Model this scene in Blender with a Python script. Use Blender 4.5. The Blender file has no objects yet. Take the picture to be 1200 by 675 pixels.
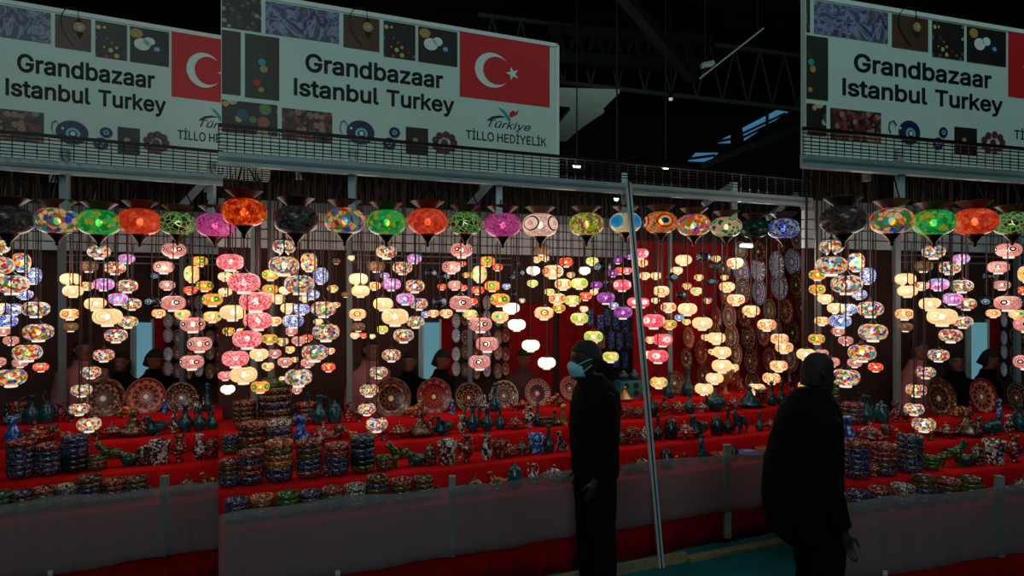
import bpy, bmesh, math, random
from mathutils import Vector, Matrix
random.seed(7)
sc = bpy.context.scene
COL = sc.collection
PI = math.pi
R = math.radians
# ---------------------------------------------------------------- view geometry
F = 760.0; CX = 600.0; HY = 345.0; CH = 2.0          # focal length (px), centre, horizon, eye height
TAN = 0.4222; COS = math.cos(math.atan(TAN)); C0 = 4.424
class Stall:
    def __init__(s, name, k, a, b, shift):
        s.name = name; s.k = k; s.a = a; s.b = b; s.shift = shift
        s.rz = math.atan2(math.sin(math.atan(TAN)), COS + k*math.sin(math.atan(TAN)))
MAIN = Stall('middle stall', 0.0, 256, 950, 0)
LEFT = Stall('left stall', -337/F, 322, 598, -337)
RIGHT = Stall('right stall', 641/F, 300, 572, 641)
STALLS = [MAIN, LEFT, RIGHT]
def depth(px, d): return (C0 + d/COS)/(1 - (px-CX)/F*TAN)
def P(st, px, d, z):
    Y = depth(px, d); return Vector((((px-CX)/F + st.k)*Y, Y, z))
def zat(px, py, d): return CH + (HY-py)/F*depth(px, d)
def PP(st, px, py, d): return P(st, px, d, zat(px, py, d))
def W(px, py, Y): return Vector(((px-CX)/F*Y, Y, CH + (HY-py)/F*Y))
# ---------------------------------------------------------------- materials
def srgb(h):
    h = h.lstrip('#'); v = [int(h[i:i+2], 16)/255 for i in (0, 2, 4)]
    return tuple((c/12.92 if c <= .04045 else ((c+.055)/1.055)**2.4) for c in v) + (1,)
def newmat(name):
    m = bpy.data.materials.new(name); m.use_nodes = True
    nt = m.node_tree; nt.nodes.clear()
    return m, nt, nt.nodes, nt.links
def plain(name, col, rough=.6, metal=0, spec=.5, noise=0, nscale=8, bump=0):
    m, nt, N, L = newmat(name)
    o = N.new('ShaderNodeOutputMaterial'); b = N.new('ShaderNodeBsdfPrincipled')
    c = srgb(col) if isinstance(col, str) else col
    b.inputs['Base Color'].default_value = c; b.inputs['Roughness'].default_value = rough
    b.inputs['Metallic'].default_value = metal; b.inputs['Specular IOR Level'].default_value = spec
    if noise or bump:
        tc = N.new('ShaderNodeTexCoord'); n = N.new('ShaderNodeTexNoise'); n.inputs['Scale'].default_value = nscale
        n.inputs['Detail'].default_value = 5
        L.new(tc.outputs['Object'], n.inputs['Vector'])
        if noise:
            r = N.new('ShaderNodeValToRGB'); L.new(n.outputs['Fac'], r.inputs['Fac'])
            r.color_ramp.elements[0].position = .3; r.color_ramp.elements[1].position = .7
            r.color_ramp.elements[0].color = tuple(x*(1-noise) for x in c[:3]) + (1,)
            r.color_ramp.elements[1].color = tuple(min(1, x*(1+noise)) for x in c[:3]) + (1,)
            L.new(r.outputs['Color'], b.inputs['Base Color'])
        if bump:
            bp = N.new('ShaderNodeBump'); bp.inputs['Strength'].default_value = bump; bp.inputs['Distance'].default_value = .02
            L.new(n.outputs['Fac'], bp.inputs['Height']); L.new(bp.outputs['Normal'], b.inputs['Normal'])
    L.new(b.outputs['BSDF'], o.inputs['Surface'])
    return m
def ramp(N, cols, const=True, pos=None):
    r = N.new('ShaderNodeValToRGB'); cr = r.color_ramp
    if const: cr.interpolation = 'CONSTANT'
    n = len(cols)
    while len(cr.elements) < n: cr.elements.new(.5)
    for i, c in enumerate(cols):
        cr.elements[i].position = pos[i] if pos else i/n
        cr.elements[i].color = srgb(c) if isinstance(c, str) else c
    return r
def math_(N, L, op, a, b=None):
    m = N.new('ShaderNodeMath'); m.operation = op
    for i, v in enumerate((a, b)):
        if v is None: continue
        if isinstance(v, (int, float)): m.inputs[i].default_value = v
        else: L.new(v, m.inputs[i])
    return m.outputs[0]
def cells(N, L, palette, scale, grout, gw=.04, squash=1):
    """coloured chips of glass with grout between, different on every object"""
    tc = N.new('ShaderNodeTexCoord'); oi = N.new('ShaderNodeObjectInfo')
    add = N.new('ShaderNodeVectorMath'); add.operation = 'ADD'
    sc_ = N.new('ShaderNodeMath'); sc_.operation = 'MULTIPLY'; sc_.inputs[1].default_value = 40
    L.new(oi.outputs['Random'], sc_.inputs[0]); L.new(tc.outputs['Object'], add.inputs[0]); L.new(sc_.outputs[0], add.inputs[1])
    v = N.new('ShaderNodeTexVoronoi'); v.inputs['Scale'].default_value = scale; L.new(add.outputs[0], v.inputs['Vector'])
    e = N.new('ShaderNodeTexVoronoi'); e.feature = 'DISTANCE_TO_EDGE'; e.inputs['Scale'].default_value = scale
    L.new(add.outputs[0], e.inputs['Vector'])
    sep = N.new('ShaderNodeSeparateColor'); L.new(v.outputs['Color'], sep.inputs[0])
    r = ramp(N, palette); L.new(sep.outputs[0], r.inputs['Fac'])
    lt = math_(N, L, 'LESS_THAN', e.outputs['Distance'], gw)
    mx = N.new('ShaderNodeMix'); mx.data_type = 'RGBA'; L.new(lt, mx.inputs['Factor'])
    L.new(r.outputs['Color'], mx.inputs['A']); mx.inputs['B'].default_value = srgb(grout)
    return mx.outputs['Result'], tc, oi
def medallions(N, L, base, tc, cols, pos, n=4, size=.5, zc=.05, oi=None):
    """round eye medallions set around the belly of the globe"""
    s = N.new('ShaderNodeSeparateXYZ'); L.new(tc.outputs['Object'], s.inputs[0])
    a = math_(N, L, 'ARCTAN2', s.outputs['Y'], s.outputs['X'])
    a = math_(N, L, 'DIVIDE', a, 2*PI/n)
    if oi: a = math_(N, L, 'ADD', a, oi.outputs['Random'])
    a = math_(N, L, 'SUBTRACT', math_(N, L, 'FRACT', math_(N, L, 'ADD', a, 20.0)), .5)
    a = math_(N, L, 'MULTIPLY', a, 2*PI/n)
    z = math_(N, L, 'MULTIPLY', math_(N, L, 'SUBTRACT', s.outputs['Z'], zc), 1.35)
    dd = math_(N, L, 'SQRT', math_(N, L, 'ADD', math_(N, L, 'MULTIPLY', a, a), math_(N, L, 'MULTIPLY', z, z)))
    dd = math_(N, L, 'DIVIDE', dd, size)
    r = ramp(N, cols, True, pos); L.new(dd, r.inputs['Fac'])
    lt = math_(N, L, 'LESS_THAN', dd, 1.0)
    mx = N.new('ShaderNodeMix'); mx.data_type = 'RGBA'; L.new(lt, mx.inputs['Factor'])
    L.new(base, mx.inputs['A']); L.new(r.outputs['Color'], mx.inputs['B'])
    return mx.outputs['Result']
def glass(name, palette, scale, grout, gw=.04, strength=1.0, med=None, transp=.42, lit=True):
    m, nt, N, L = newmat(name)
    col, tc, oi = cells(N, L, palette, scale, grout, gw)
    if med: col = medallions(N, L, col, tc, oi=oi, **med)
    o = N.new('ShaderNodeOutputMaterial')
    b = N.new('ShaderNodeBsdfPrincipled'); b.inputs['Roughness'].default_value = .25
    L.new(col, b.inputs['Base Color'])
    if lit:
        L.new(col, b.inputs['Emission Color']); b.inputs['Emission Strength'].default_value = strength
        t = N.new('ShaderNodeBsdfTransparent'); L.new(col, t.inputs['Color'])
        mix = N.new('ShaderNodeMixShader'); mix.inputs[0].default_value = transp
        L.new(b.outputs[0], mix.inputs[1]); L.new(t.outputs[0], mix.inputs[2]); L.new(mix.outputs[0], o.inputs['Surface'])
    else: L.new(b.outputs[0], o.inputs['Surface'])
    return m
def emit(name, col, s):
    m, nt, N, L = newmat(name); o = N.new('ShaderNodeOutputMaterial'); e = N.new('ShaderNodeEmission')
    e.inputs[0].default_value = srgb(col); e.inputs[1].default_value = s; L.new(e.outputs[0], o.inputs['Surface']); return m
def painted(name, palette, scale=14, grout='#181008', gw=.05, rough=.25, bands=None):
    """glazed ceramic covered in small painted motifs"""
    m, nt, N, L = newmat(name); col, tc, oi = cells(N, L, palette, scale, grout, gw)
    o = N.new('ShaderNodeOutputMaterial'); b = N.new('ShaderNodeBsdfPrincipled'); b.inputs['Roughness'].default_value = rough
    if bands:
        s = N.new('ShaderNodeSeparateXYZ'); L.new(tc.outputs['Object'], s.inputs[0])
        f = math_(N, L, 'FRACT', math_(N, L, 'MULTIPLY', s.outputs['Z'], bands[0]))
        g = math_(N, L, 'LESS_THAN', f, bands[1])
        mx = N.new('ShaderNodeMix'); mx.data_type = 'RGBA'; L.new(g, mx.inputs['Factor']); L.new(col, mx.inputs['A'])
        mx.inputs['B'].default_value = srgb(bands[2]); col = mx.outputs['Result']
    L.new(col, b.inputs['Base Color']); L.new(b.outputs[0], o.inputs['Surface']); return m
def rosette(name, palette, nsec=12, rings=7, rim='#8a1a18', centre='#e8d8c0'):
    """plate painting: petals and rings round the centre"""
    m, nt, N, L = newmat(name)
    tc = N.new('ShaderNodeTexCoord'); s = N.new('ShaderNodeSeparateXYZ'); L.new(tc.outputs['Object'], s.inputs[0])
    a = math_(N, L, 'DIVIDE', math_(N, L, 'ARCTAN2', s.outputs['Y'], s.outputs['X']), 2*PI)
    r = math_(N, L, 'SQRT', math_(N, L, 'ADD', math_(N, L, 'MULTIPLY', s.outputs['X'], s.outputs['X']), math_(N, L, 'MULTIPLY', s.outputs['Y'], s.outputs['Y'])))
    f = math_(N, L, 'ABSOLUTE', math_(N, L, 'SUBTRACT', math_(N, L, 'FRACT', math_(N, L, 'MULTIPLY', math_(N, L, 'ADD', a, 1.0), nsec)), .5))
    cb = N.new('ShaderNodeCombineXYZ'); L.new(math_(N, L, 'MULTIPLY', f, 2.2), cb.inputs[0]); L.new(math_(N, L, 'MULTIPLY', r, rings), cb.inputs[1])
    v = N.new('ShaderNodeTexVoronoi'); v.inputs['Scale'].default_value = 1.7; L.new(cb.outputs[0], v.inputs['Vector'])
    oi = N.new('ShaderNodeObjectInfo'); L.new(oi.outputs['Random'], cb.inputs[2])
    sep = N.new('ShaderNodeSeparateColor'); L.new(v.outputs['Color'], sep.inputs[0])
    cr = ramp(N, palette); L.new(sep.outputs[1], cr.inputs['Fac'])
    g = math_(N, L, 'GREATER_THAN', r, .93)
    mx = N.new('ShaderNodeMix'); mx.data_type = 'RGBA'; L.new(g, mx.inputs['Factor']); L.new(cr.outputs[0], mx.inputs['A']); mx.inputs['B'].default_value = srgb(rim)
    g2 = math_(N, L, 'LESS_THAN', r, .12)
    m2 = N.new('ShaderNodeMix'); m2.data_type = 'RGBA'; L.new(g2, m2.inputs['Factor']); L.new(mx.outputs['Result'], m2.inputs['A']); m2.inputs['B'].default_value = srgb(centre)
    o = N.new('ShaderNodeOutputMaterial'); b = N.new('ShaderNodeBsdfPrincipled'); b.inputs['Roughness'].default_value = .25
    L.new(m2.outputs['Result'], b.inputs['Base Color']); L.new(b.outputs[0], o.inputs['Surface']); return m

M = {}
M['bronze'] = plain('bronze', '#3a2418', .35, .8)
M['darkmetal'] = plain('dark_metal', '#15110f', .5, .5)
M['copper'] = plain('copper', '#3c1c14', .45, .4)
M['cord'] = plain('cord', '#2c1a14', .7)
M['alu'] = plain('aluminium', '#a8b8bc', .45, .1, noise=.12, nscale=3)
M['aludark'] = plain('dull_aluminium', '#78868a', .5, .1)
M['fascia'] = plain('fascia', '#d4dcde', .55, .1, noise=.15, nscale=2)
M['black'] = plain('black_paint', '#050506', .7)
M['wire'] = plain('wire', '#14100e', .5, .6)
M['red_cloth'] = plain('red_cloth', '#b80c12', .85, noise=.12, nscale=9, spec=.1, bump=.4)
M['red_skirt'] = plain('red_skirt', '#b01016', .9, noise=.18, nscale=4, spec=.1, bump=.4)
M['back'] = plain('dark_back', '#40241c', .9, noise=.3, nscale=3)
M['board'] = plain('timber', '#7d7355', .8, noise=.2, nscale=20)
M['postwood'] = plain('grey_post', '#6a7a74', .7, noise=.2, nscale=14)
M['tealfloor'] = plain('teal_carpet', '#0b5b5e', .95, noise=.35, nscale=1.3, spec=.1)
M['white_panel'] = plain('white_panel', '#9fb0a8', .8)
M['skin_dark'] = plain('skin_dark', '#2c1811', .55)
M['skin'] = plain('skin', '#6e4434', .55)
M['hair'] = plain('hair', '#060505', .8, bump=.5, nscale=60)
M['jacket'] = plain('jacket_black', '#020203', .9, spec=.12, noise=.2, nscale=10)
M['trouser'] = plain('trousers_black', '#020203', .95, spec=.1)
M['mask'] = plain('mask_blue', '#7cc0cc', .7, noise=.05, nscale=30)
M['shoe'] = plain('shoe', '#0b0a0a', .5)
M['pinkshirt'] = plain('pink_shirt', '#9a5a62', .8)
M['maroon'] = plain('maroon_shirt', '#3a1414', .8)
M['coat'] = plain('black_coat', '#020203', .9, spec=.1, noise=.2, nscale=6, bump=.3)
# lit glass of the lamps
G = {}
G['pk'] = glass('glass_pink', ['#d9304e', '#f59aa8', '#e4526c', '#ffd2cc', '#c8203e'], 9, '#f8c0b8', .05, .85)
G['mm'] = glass('glass_multi', ['#c81818', '#f2e4c4', '#f4b028', '#1838b8', '#efe0c0', '#16a8b8', '#e8d8b0', '#d83020', '#208838', '#f4ead0'], 5.2, '#9a6a48', .05, .92)
G['cr'] = glass('glass_cream', ['#f6dfae', '#f0d49c', '#fbe8c0'], 7, '#d8b480', .03, .9,
    med=dict(cols=['#fff4d4', '#c89c64', '#fbe6ba', '#c89c64', '#f6dfae'], pos=[0, .34, .42, .86, .95], n=3, size=.62))
G['ev'] = glass('glass_eye', ['#f8e6bc', '#f2d8a0', '#fdf0cc', '#f4b070'], 6, '#d8a868', .04, .9,
    med=dict(cols=['#101c80', '#e8f4ff', '#f8c820', '#d02414', '#f0d090'], pos=[0, .24, .36, .6, .92], n=4, size=.46))
G['am'] = glass('glass_amber', ['#e88820', '#f4ae48', '#d87014', '#f8c468'], 6, '#f8d088', .04, .85,
    med=dict(cols=['#f0ffc0', '#38b020', '#1c7c18', '#e8a840'], pos=[0, .25, .7, .93], n=4, size=.4))
G['bl'] = glass('glass_blue', ['#0c20a0', '#1858d8', '#30b0f0', '#f4ecd8', '#0c2cc0'], 5, '#e8d8b8', .06, .92)
G['pb'] = glass('glass_lilac', ['#d878b8', '#f0b0dc', '#38b8e8', '#f4d0e8', '#c860a8'], 4, '#c070a8', .04, .92)
G['pw'] = glass('glass_rose', ['#e8a098', '#f4c0b4', '#dc8c84', '#fad4c8'], 8, '#c87870', .05, .7,
    med=dict(cols=['#ffe0d4', '#1c0c10', '#f8c4b8', '#2a1014', '#f0b0a4'], pos=[0, .3, .6, .85, .95], n=4, size=.48))
G['wh'] = glass('glass_white', ['#fff4ea', '#fff0e2', '#fffaf0'], 5, '#fff0dc', .02, .95, transp=.2)
G['cg'] = glass('glass_green_dot', ['#f4e8b0', '#e8e090', '#f8f0c8', '#e8b848'], 6, '#c8b060', .04, .9,
    med=dict(cols=['#e8f8a0', '#48a818', '#a8d838', '#1c6c10', '#f0e8a8'], pos=[0, .26, .46, .85, .94], n=4, size=.46))
G['rd'] = glass('glass_red', ['#d82814', '#f45030', '#c01c10', '#f88848', '#f8e0c0'], 5, '#e07050', .05, .85)
G['rw'] = glass('glass_crimson', ['#e02848', '#f25070', '#c81838', '#f88898'], 9, '#f8a0a8', .05, .85,
    med=dict(cols=['#a01828', '#fff0e8', '#f8c8c8', '#c81838'], pos=[0, .18, .72, .9], n=3, size=.5))
G['pu'] = glass('glass_purple', ['#7c2894', '#a850b8', '#5c1878', '#c884d0'], 8, '#b070b8', .05, .60)
G['yt'] = glass('glass_patch', ['#f4c430', '#18a8a0', '#f0702c', '#f8ecc0', '#e03820', '#2048b0'], 2.6, '#f0d8a0', .03, .92)
G['sm'] = glass('glass_smoke', ['#a8805c', '#8c6448', '#b89470'], 7, '#5c4030', .05, .35)
G['dr'] = glass('glass_redspot', ['#fbecc4', '#f8e4a8', '#fff4d8', '#f6c870', '#d83418', '#fff0cc'], 6, '#e8b060', .03, .9,
    med=dict(cols=['#1428a0', '#ffffff', '#f8c020', '#e05018', '#f8dca0'], pos=[0, .22, .4, .62, .9], n=5, size=.36))
G['tq'] = glass('glass_turq_eye', ['#f4e0b0', '#f8ecc8', '#f0b060'], 6, '#d8a870', .04, .9,
    med=dict(cols=['#28b8c8', '#10a0b0', '#f8d040', '#f07828', '#f4c890'], pos=[0, .3, .5, .9, .95], n=3, size=.6))
G['dk'] = glass('glass_unlit', ['#0a0c14', '#0c1020', '#06080c'], 6, '#101010', .04, 0, lit=False,
    med=dict(cols=['#e8c840', '#18140c', '#4c9cd0', '#14285c', '#06080c'], pos=[0, .24, .5, .9, .92], n=3, size=.6))
# row lanterns
G['R0'] = glass('lantern_orange', ['#d83808', '#f46018', '#b01c0c', '#f8882c', '#e84810'], 5.5, '#7c1808', .05, .62)
G['R1'] = glass('lantern_smoke', ['#3c4044', '#2c3034', '#4c3028', '#202428', '#585c5c'], 7, '#4c443c', .06, .14)
G['R2'] = glass('lantern_mosaic', ['#c81c18', '#e8b878', '#f0902c', '#2044b0', '#d8b080', '#18a0a8', '#e0c090', '#188848'], 3.6, '#8c6038', .06, .62)
G['R3'] = glass('lantern_green', ['#18a050', '#30b868', '#0c8440', '#50b848', '#b8a820'], 4.5, '#289850', .04, .55)
G['R4'] = glass('lantern_red', ['#d83818', '#e84c28', '#c02c14', '#e86030'], 5, '#a85038', .05, .6)
G['R5'] = glass('lantern_leaf', ['#0c6c2c', '#18903c', '#08481c', '#209040', '#041c0c'], 3.5, '#b8a870', .06, .5)
G['R6'] = glass('lantern_magenta', ['#a8186c', '#c03088', '#881458', '#b84890'], 8, '#d070a8', .05, .65)
G['R7'] = glass('lantern_blush', ['#e8c4b0', '#f0d0c0', '#d8a898', '#f4dccc'], 8, '#b08478', .05, .75,
    med=dict(cols=['#e8a898', '#f4d8c8', '#281c20', '#f0d0c0'], pos=[0, .3, .74, .9], n=4, size=.62))
G['R8'] = glass('lantern_lime', ['#a8b828', '#c8d050', '#788c18', '#b04868', '#e0d878'], 6, '#606418', .05, .62)
G['R9'] = glass('lantern_sky', ['#e0c8a0', '#e8d4b0', '#d0b488'], 7, '#a88c60', .05, .6,
    med=dict(cols=['#1888b8', '#2098c8', '#d8c8a0'], pos=[0, .5, .92], n=4, size=.6))
G['R10'] = glass('lantern_target', ['#c87838', '#d89050', '#b05830', '#e0a868'], 8, '#8c5028', .06, .62,
    med=dict(cols=['#101c70', '#2458a0', '#f0d040', '#e09030', '#b01810', '#d88850'], pos=[0, .28, .42, .58, .7, .94], n=4, size=.6))
G['R11'] = glass('lantern_patchwork', ['#e84818', '#f0b028', '#18a0a8', '#d82068', '#f4e8c0', '#2850b8', '#58a028'], 4.5, '#c06030', .05, .65)
G['R12'] = glass('lantern_petal', ['#0c7858', '#109070', '#0a6048', '#d0a880'], 3, '#d8b890', .07, .5)
G['R13'] = glass('lantern_bottle', ['#06281c', '#083828', '#041c14'], 6, '#062c20', .04, .25)
G['R14'] = glass('lantern_cobalt', ['#0c1c90', '#1834c0', '#90a098', '#0c2480', '#b0b8a8', '#1848c8'], 5, '#889080', .06, .5)
M['bulb'] = emit('bulb', '#fff2dc', 8)
M['bulbdim'] = emit('bulb_small', '#fff2dc', 5)
M['collar'] = emit('collar_glow', '#fff0dc', 1.0)
for k in ('bulb', 'bulbdim'): M[k].cycles.emission_sampling = 'NONE'
# ceramics
CM = {
 'teal': painted('glaze_teal', ['#0c3c44', '#0e4a50', '#08303a', '#125660'], 10, '#06222a', .03),
 'navy': painted('glaze_navy', ['#101c4c', '#1c2c70', '#0a1030', '#b89870', '#203c80'], 16, '#080c1c', .05, bands=(9, .18, '#0a0c18')),
 'redmix': painted('glaze_red', ['#a81c14', '#c84020', '#e0b080', '#701010', '#183060', '#902018'], 12, '#1c0c0a', .05, bands=(6.4, .26, '#3c0c0c')),
 'brown': painted('glaze_brown', ['#4c2c20', '#806040', '#a8885c', '#301814', '#702818'], 13, '#140c08', .06, bands=(5.6, .24, '#241410')),
 'green': painted('glaze_green', ['#2c5c24', '#487830', '#184018', '#a89048', '#205030'], 12, '#0c1408', .05, bands=(6, .26, '#14300c')),
 'white': painted('glaze_white', ['#d8d0c0', '#b0a898', '#e0d8cc', '#802020', '#202838'], 9, '#201c1c', .08),
 'black': painted('glaze_black', ['#10181c', '#182428', '#0c1012', '#283438'], 12, '#060808', .05),
 'blue': painted('glaze_blue', ['#1c50b4', '#2c70d0', '#143c90', '#a8c8e0'], 10, '#081434', .05),
 'orange': painted('glaze_orange', ['#d0581c', '#e08838', '#b03814', '#e8c088', '#284c30'], 9, '#401408', .05, bands=(5.2, .22, '#7c2410')),
 'gold': plain('glaze_gold', '#b08850', .3, .6),
}
PM = {
 'dark red rosette': rosette('plate_rosette', ['#8c1c18', '#b07c64', '#381820', '#a83c20', '#1c2c50', '#6c1c14'], 12, 7, '#6c1c1c'),
 'brown star': rosette('plate_brown', ['#201410', '#6c4434', '#a07c64', '#5c2018', '#181014', '#3c1c18'], 10, 6, '#4c3828'),
 'blue and white': rosette('plate_blue', ['#2c50a0', '#e0eef4', '#a8c4dc', '#b84838', '#142c70', '#f0f4f0'], 11, 7, '#88a0b8'),
 'many-coloured': rosette('plate_multi', ['#a83020', '#c8b8a0', '#205878', '#402018', '#c88848', '#204838'], 14, 8, '#b09878'),
 'pink-rimmed': rosette('plate_pinkrim', ['#a02c24', '#284858', '#c89880', '#381418', '#601c20'], 16, 6, '#b85058'),
}
# ---------------------------------------------------------------- mesh helpers
def bm_obj(name, bm, mat, parent=None, smooth=True, loc=None):
    me = bpy.data.meshes.new(name)
    if parent is not None and loc is None:
        bmesh.ops.translate(bm, vec=-parent.location, verts=bm.verts)
    bmesh.ops.recalc_face_normals(bm, faces=bm.faces)
    bm.to_mesh(me); bm.free()
    if smooth:
        for p in me.polygons: p.use_smooth = True
    me.materials.append(mat)
    o = bpy.data.objects.new(name, me); COL.objects.link(o)
    if parent is not None: o.parent = parent
    if loc is not None: o.location = loc
    return o
def tag(o, label=None, cat=None, group=None, kind=None):
    if label: o['label'] = label
    if cat: o['category'] = cat
    if group: o['group'] = group
    if kind: o['kind'] = kind
    return o
def empty(name, loc=(0, 0, 0)):
    o = bpy.data.objects.new(name, None); COL.objects.link(o); o.location = loc; o.empty_display_size = .05; return o
def copy_tree(o, parent=None):
    c = o.copy(); COL.objects.link(c)
    for k in list(c.keys()):
        if parent is None and k in ('label', 'category', 'group'): del c[k]
    c.parent = parent
    for ch in o.children: copy_tree(ch, c)
    return c
def box(bm, a, b, w, h, up=(0, 0, 1)):
    """bar of section w x h from a to b"""
    a = Vector(a); b = Vector(b); d = (b-a).normalized(); up = Vector(up)
    if abs(d.dot(up)) > .98: up = Vector((0, 1, 0))
    s = d.cross(up).normalized(); u = s.cross(d).normalized()
    vs = []
    for p in (a, b):
        for i, j in ((-1, -1), (1, -1), (1, 1), (-1, 1)): vs.append(bm.verts.new(p + s*i*w/2 + u*j*h/2))
    for f in ((0, 1, 2, 3), (7, 6, 5, 4), (0, 4, 5, 1), (1, 5, 6, 2), (2, 6, 7, 3), (3, 7, 4, 0)): bm.faces.new([vs[i] for i in f])
def cuboid(bm, x0, x1, y0, y1, z0, z1):
    vs = [bm.verts.new((x, y, z)) for x in (x0, x1) for y in (y0, y1) for z in (z0, z1)]
    for f in ((0, 1, 3, 2), (4, 6, 7, 5), (0, 4, 5, 1), (2, 3, 7, 6), (0, 2, 6, 4), (1, 5, 7, 3)): bm.faces.new([vs[i] for i in f])
def lathe(bm, prof, n=20, c=(0, 0, 0), fl=0, fa=0.0, cap=True):
    """profile of (r, z) turned round z; fl flutes of depth fa"""
    rings = []
    for r, z in prof:
        if r < 1e-5: rings.append([bm.verts.new((c[0], c[1], c[2]+z))]); continue
        ring = []
        for i in range(n):
            a = 2*PI*i/n; rr = r*(1 + (fa*math.cos(fl*a) if fl else 0))
            ring.append(bm.verts.new((c[0]+rr*math.cos(a), c[1]+rr*math.sin(a), c[2]+z)))
        rings.append(ring)
    for A, B in zip(rings, rings[1:]):
        if len(A) == 1 and len(B) == 1: continue
        for i in range(n):
            j = (i+1) % n
            if len(A) == 1: bm.faces.new((A[0], B[j], B[i]))
            elif len(B) == 1: bm.faces.new((A[i], A[j], B[0]))
            else: bm.faces.new((A[i], A[j], B[j], B[i]))
def tube(bm, pts, rad, n=6):
    pts = [Vector(p) for p in pts]; rings = []
    if not isinstance(rad, (list, tuple)): rad = [rad]*len(pts)
    for i, p in enumerate(pts):
        t = (pts[min(i+1, len(pts)-1)] - pts[max(i-1, 0)]).normalized()
        s = t.cross(Vector((0, 1, 0)) if abs(t.y) < .9 else Vector((1, 0, 0))).normalized(); u = s.cross(t)
        rings.append([bm.verts.new(p + (s*math.cos(2*PI*k/n) + u*math.sin(2*PI*k/n))*rad[i]) for k in range(n)])
    for A, B in zip(rings, rings[1:]):
        for k in range(n): bm.faces.new((A[k], A[(k+1) % n], B[(k+1) % n], B[k]))
    bm.faces.new(rings[0][::-1]); bm.faces.new(rings[-1])
def smoothpts(pts, n=4):
    out = []; m = len(pts)
    for i in range(m-1):
        p0 = Vector(pts[max(i-1, 0)]); p1 = Vector(pts[i]); p2 = Vector(pts[i+1]); p3 = Vector(pts[min(i+2, m-1)])
        for k in range(n):
            t = k/n; out.append(.5*((2*p1)+(-p0+p2)*t+(2*p0-5*p1+4*p2-p3)*t*t+(-p0+3*p1-3*p2+p3)*t**3))
    out.append(Vector(pts[-1])); return out
ORD = ['', 'first', 'second', 'third', 'fourth', 'fifth', 'sixth', 'seventh', 'eighth', 'ninth', 'tenth', 'eleventh', 'twelfth',
       'thirteenth', 'fourteenth', 'fifteenth', 'sixteenth', 'seventeenth', 'eighteenth', 'nineteenth', 'twentieth']
def fromleft(i, n):
    if n == 1: return 'only'
    if i == 0: return 'leftmost'
    if i == n-1: return 'rightmost'
    if i < 20: return ORD[i+1] + ' from left'
    return ORD[min(20, n-i)] + ' from right'
# ---------------------------------------------------------------- hall
def struct(name, bm, mat, smooth=False):
    o = bm_obj(name, bm, mat, None, smooth); o['kind'] = 'structure'; return o
bm = bmesh.new(); cuboid(bm, -14, 16, -4, 22, -.1, 0); struct('floor', bm, M['tealfloor'])
bm = bmesh.new(); cuboid(bm, -14, 16, -4, 22, 8.0, 8.1); struct('ceiling', bm, M['black'])
bm = bmesh.new(); cuboid(bm, -14, 16, 21.8, 22, 0, 8); struct('wall_back', bm, M['black'])
bm = bmesh.new(); cuboid(bm, -14.1, -14, -4, 22, 0, 8); struct('wall_left', bm, M['black'])
bm = bmesh.new(); cuboid(bm, 16, 16.1, -4, 22, 0, 8); struct('wall_right', bm, M['black'])
# ceiling steelwork
M['steel'] = plain('roof_steel', '#3c4448', .6, .3)
M['steeldark'] = plain('roof_steel_dark', '#16191a', .6, .3)
def truss(name, label, a, b, mat, w=.18, webs=0, h=.7):
    root = empty(name, (Vector(a)+Vector(b))/2); tag(root, label, 'roof beam')
    m = bmesh.new(); box(m, a, b, w, w); bm_obj('chord', m, mat, root, False)
    if webs:
        a2 = Vector(a)+Vector((0, 0, h)); b2 = Vector(b)+Vector((0, 0, h))
        m = bmesh.new(); box(m, a2, b2, w, w); bm_obj('chord', m, mat, root, False)
        m = bmesh.new()
        for i in range(webs):
            p = Vector(a).lerp(Vector(b), i/webs); q = a2.lerp(b2, (i+.5)/webs); r_ = Vector(a).lerp(Vector(b), (i+1)/webs)
            box(m, p, q, w*.4, w*.4); box(m, q, r_, w*.4, w*.4)
        bm_obj('lattice', m, mat, root, False)
    return root
truss('roof_beam', 'dark diagonal roof beam running down behind the top right of the banner', W(728, -8, 9), W(812, 92, 11), M['steeldark'], .16)
truss('roof_truss', 'long dark roof truss crossing behind the banner towards the skylights', W(560, 86, 12.2), W(990, 134, 13.5), M['steel'], .07, 14, 1.1)
truss('roof_beam', 'faint upper roof beam high in the dark ceiling on the right', W(640, 68, 12), W(835, 78, 13), M['steeldark'], .2, 9, .5)
truss('roof_beam', 'dark roof beam under the skylights on the right', W(820, 196, 14), W(990, 128, 14), M['steeldark'], .14)
root = empty('cable_conduit', W(858, 62, 9)); tag(root, 'thin pale conduit slanting up across the dark ceiling', 'conduit')
bm = bmesh.new(); box(bm, W(820, 92, 9), W(895, 33, 9), .02, .02); bm_obj('conduit', bm, M['white_panel'], root, False)
for x_, y_ in ((826, 87), (888, 38)):
    bm = bmesh.new(); p_ = W(x_, y_, 9); box(bm, p_, (p_.x, p_.y, 8), .012, .012); bm_obj('hanger_rod', bm, M['black'], root, False)
bm = bmesh.new(); box(bm, W(822, 77, 9), W(836, 74, 9), .1, .05); bm_obj('junction_box', bm, M['white_panel'], root, False)
def panel(name, pts, Y, mat, label, cat, th=.06, flat=None):
    m = bmesh.new(); top = []
    for x, y in pts:
        if flat is not None:
            YY = flat/((HY-y)/F); p = Vector(((x-CX)/F*YY, YY, CH+flat))
        else: p = W(x, y, Y)
        top.append(p)
    off = Vector((0, 0, th))
    v1 = [m.verts.new(p) for p in top]; v2 = [m.verts.new(p+off) for p in top]
    m.faces.new(v1); m.faces.new(v2[::-1]); n = len(top)
    for i in range(n): m.faces.new((v1[i], v1[(i+1) % n], v2[(i+1) % n], v2[i]))
    return tag(bm_obj(name, m, mat, None, False), label, cat)
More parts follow.
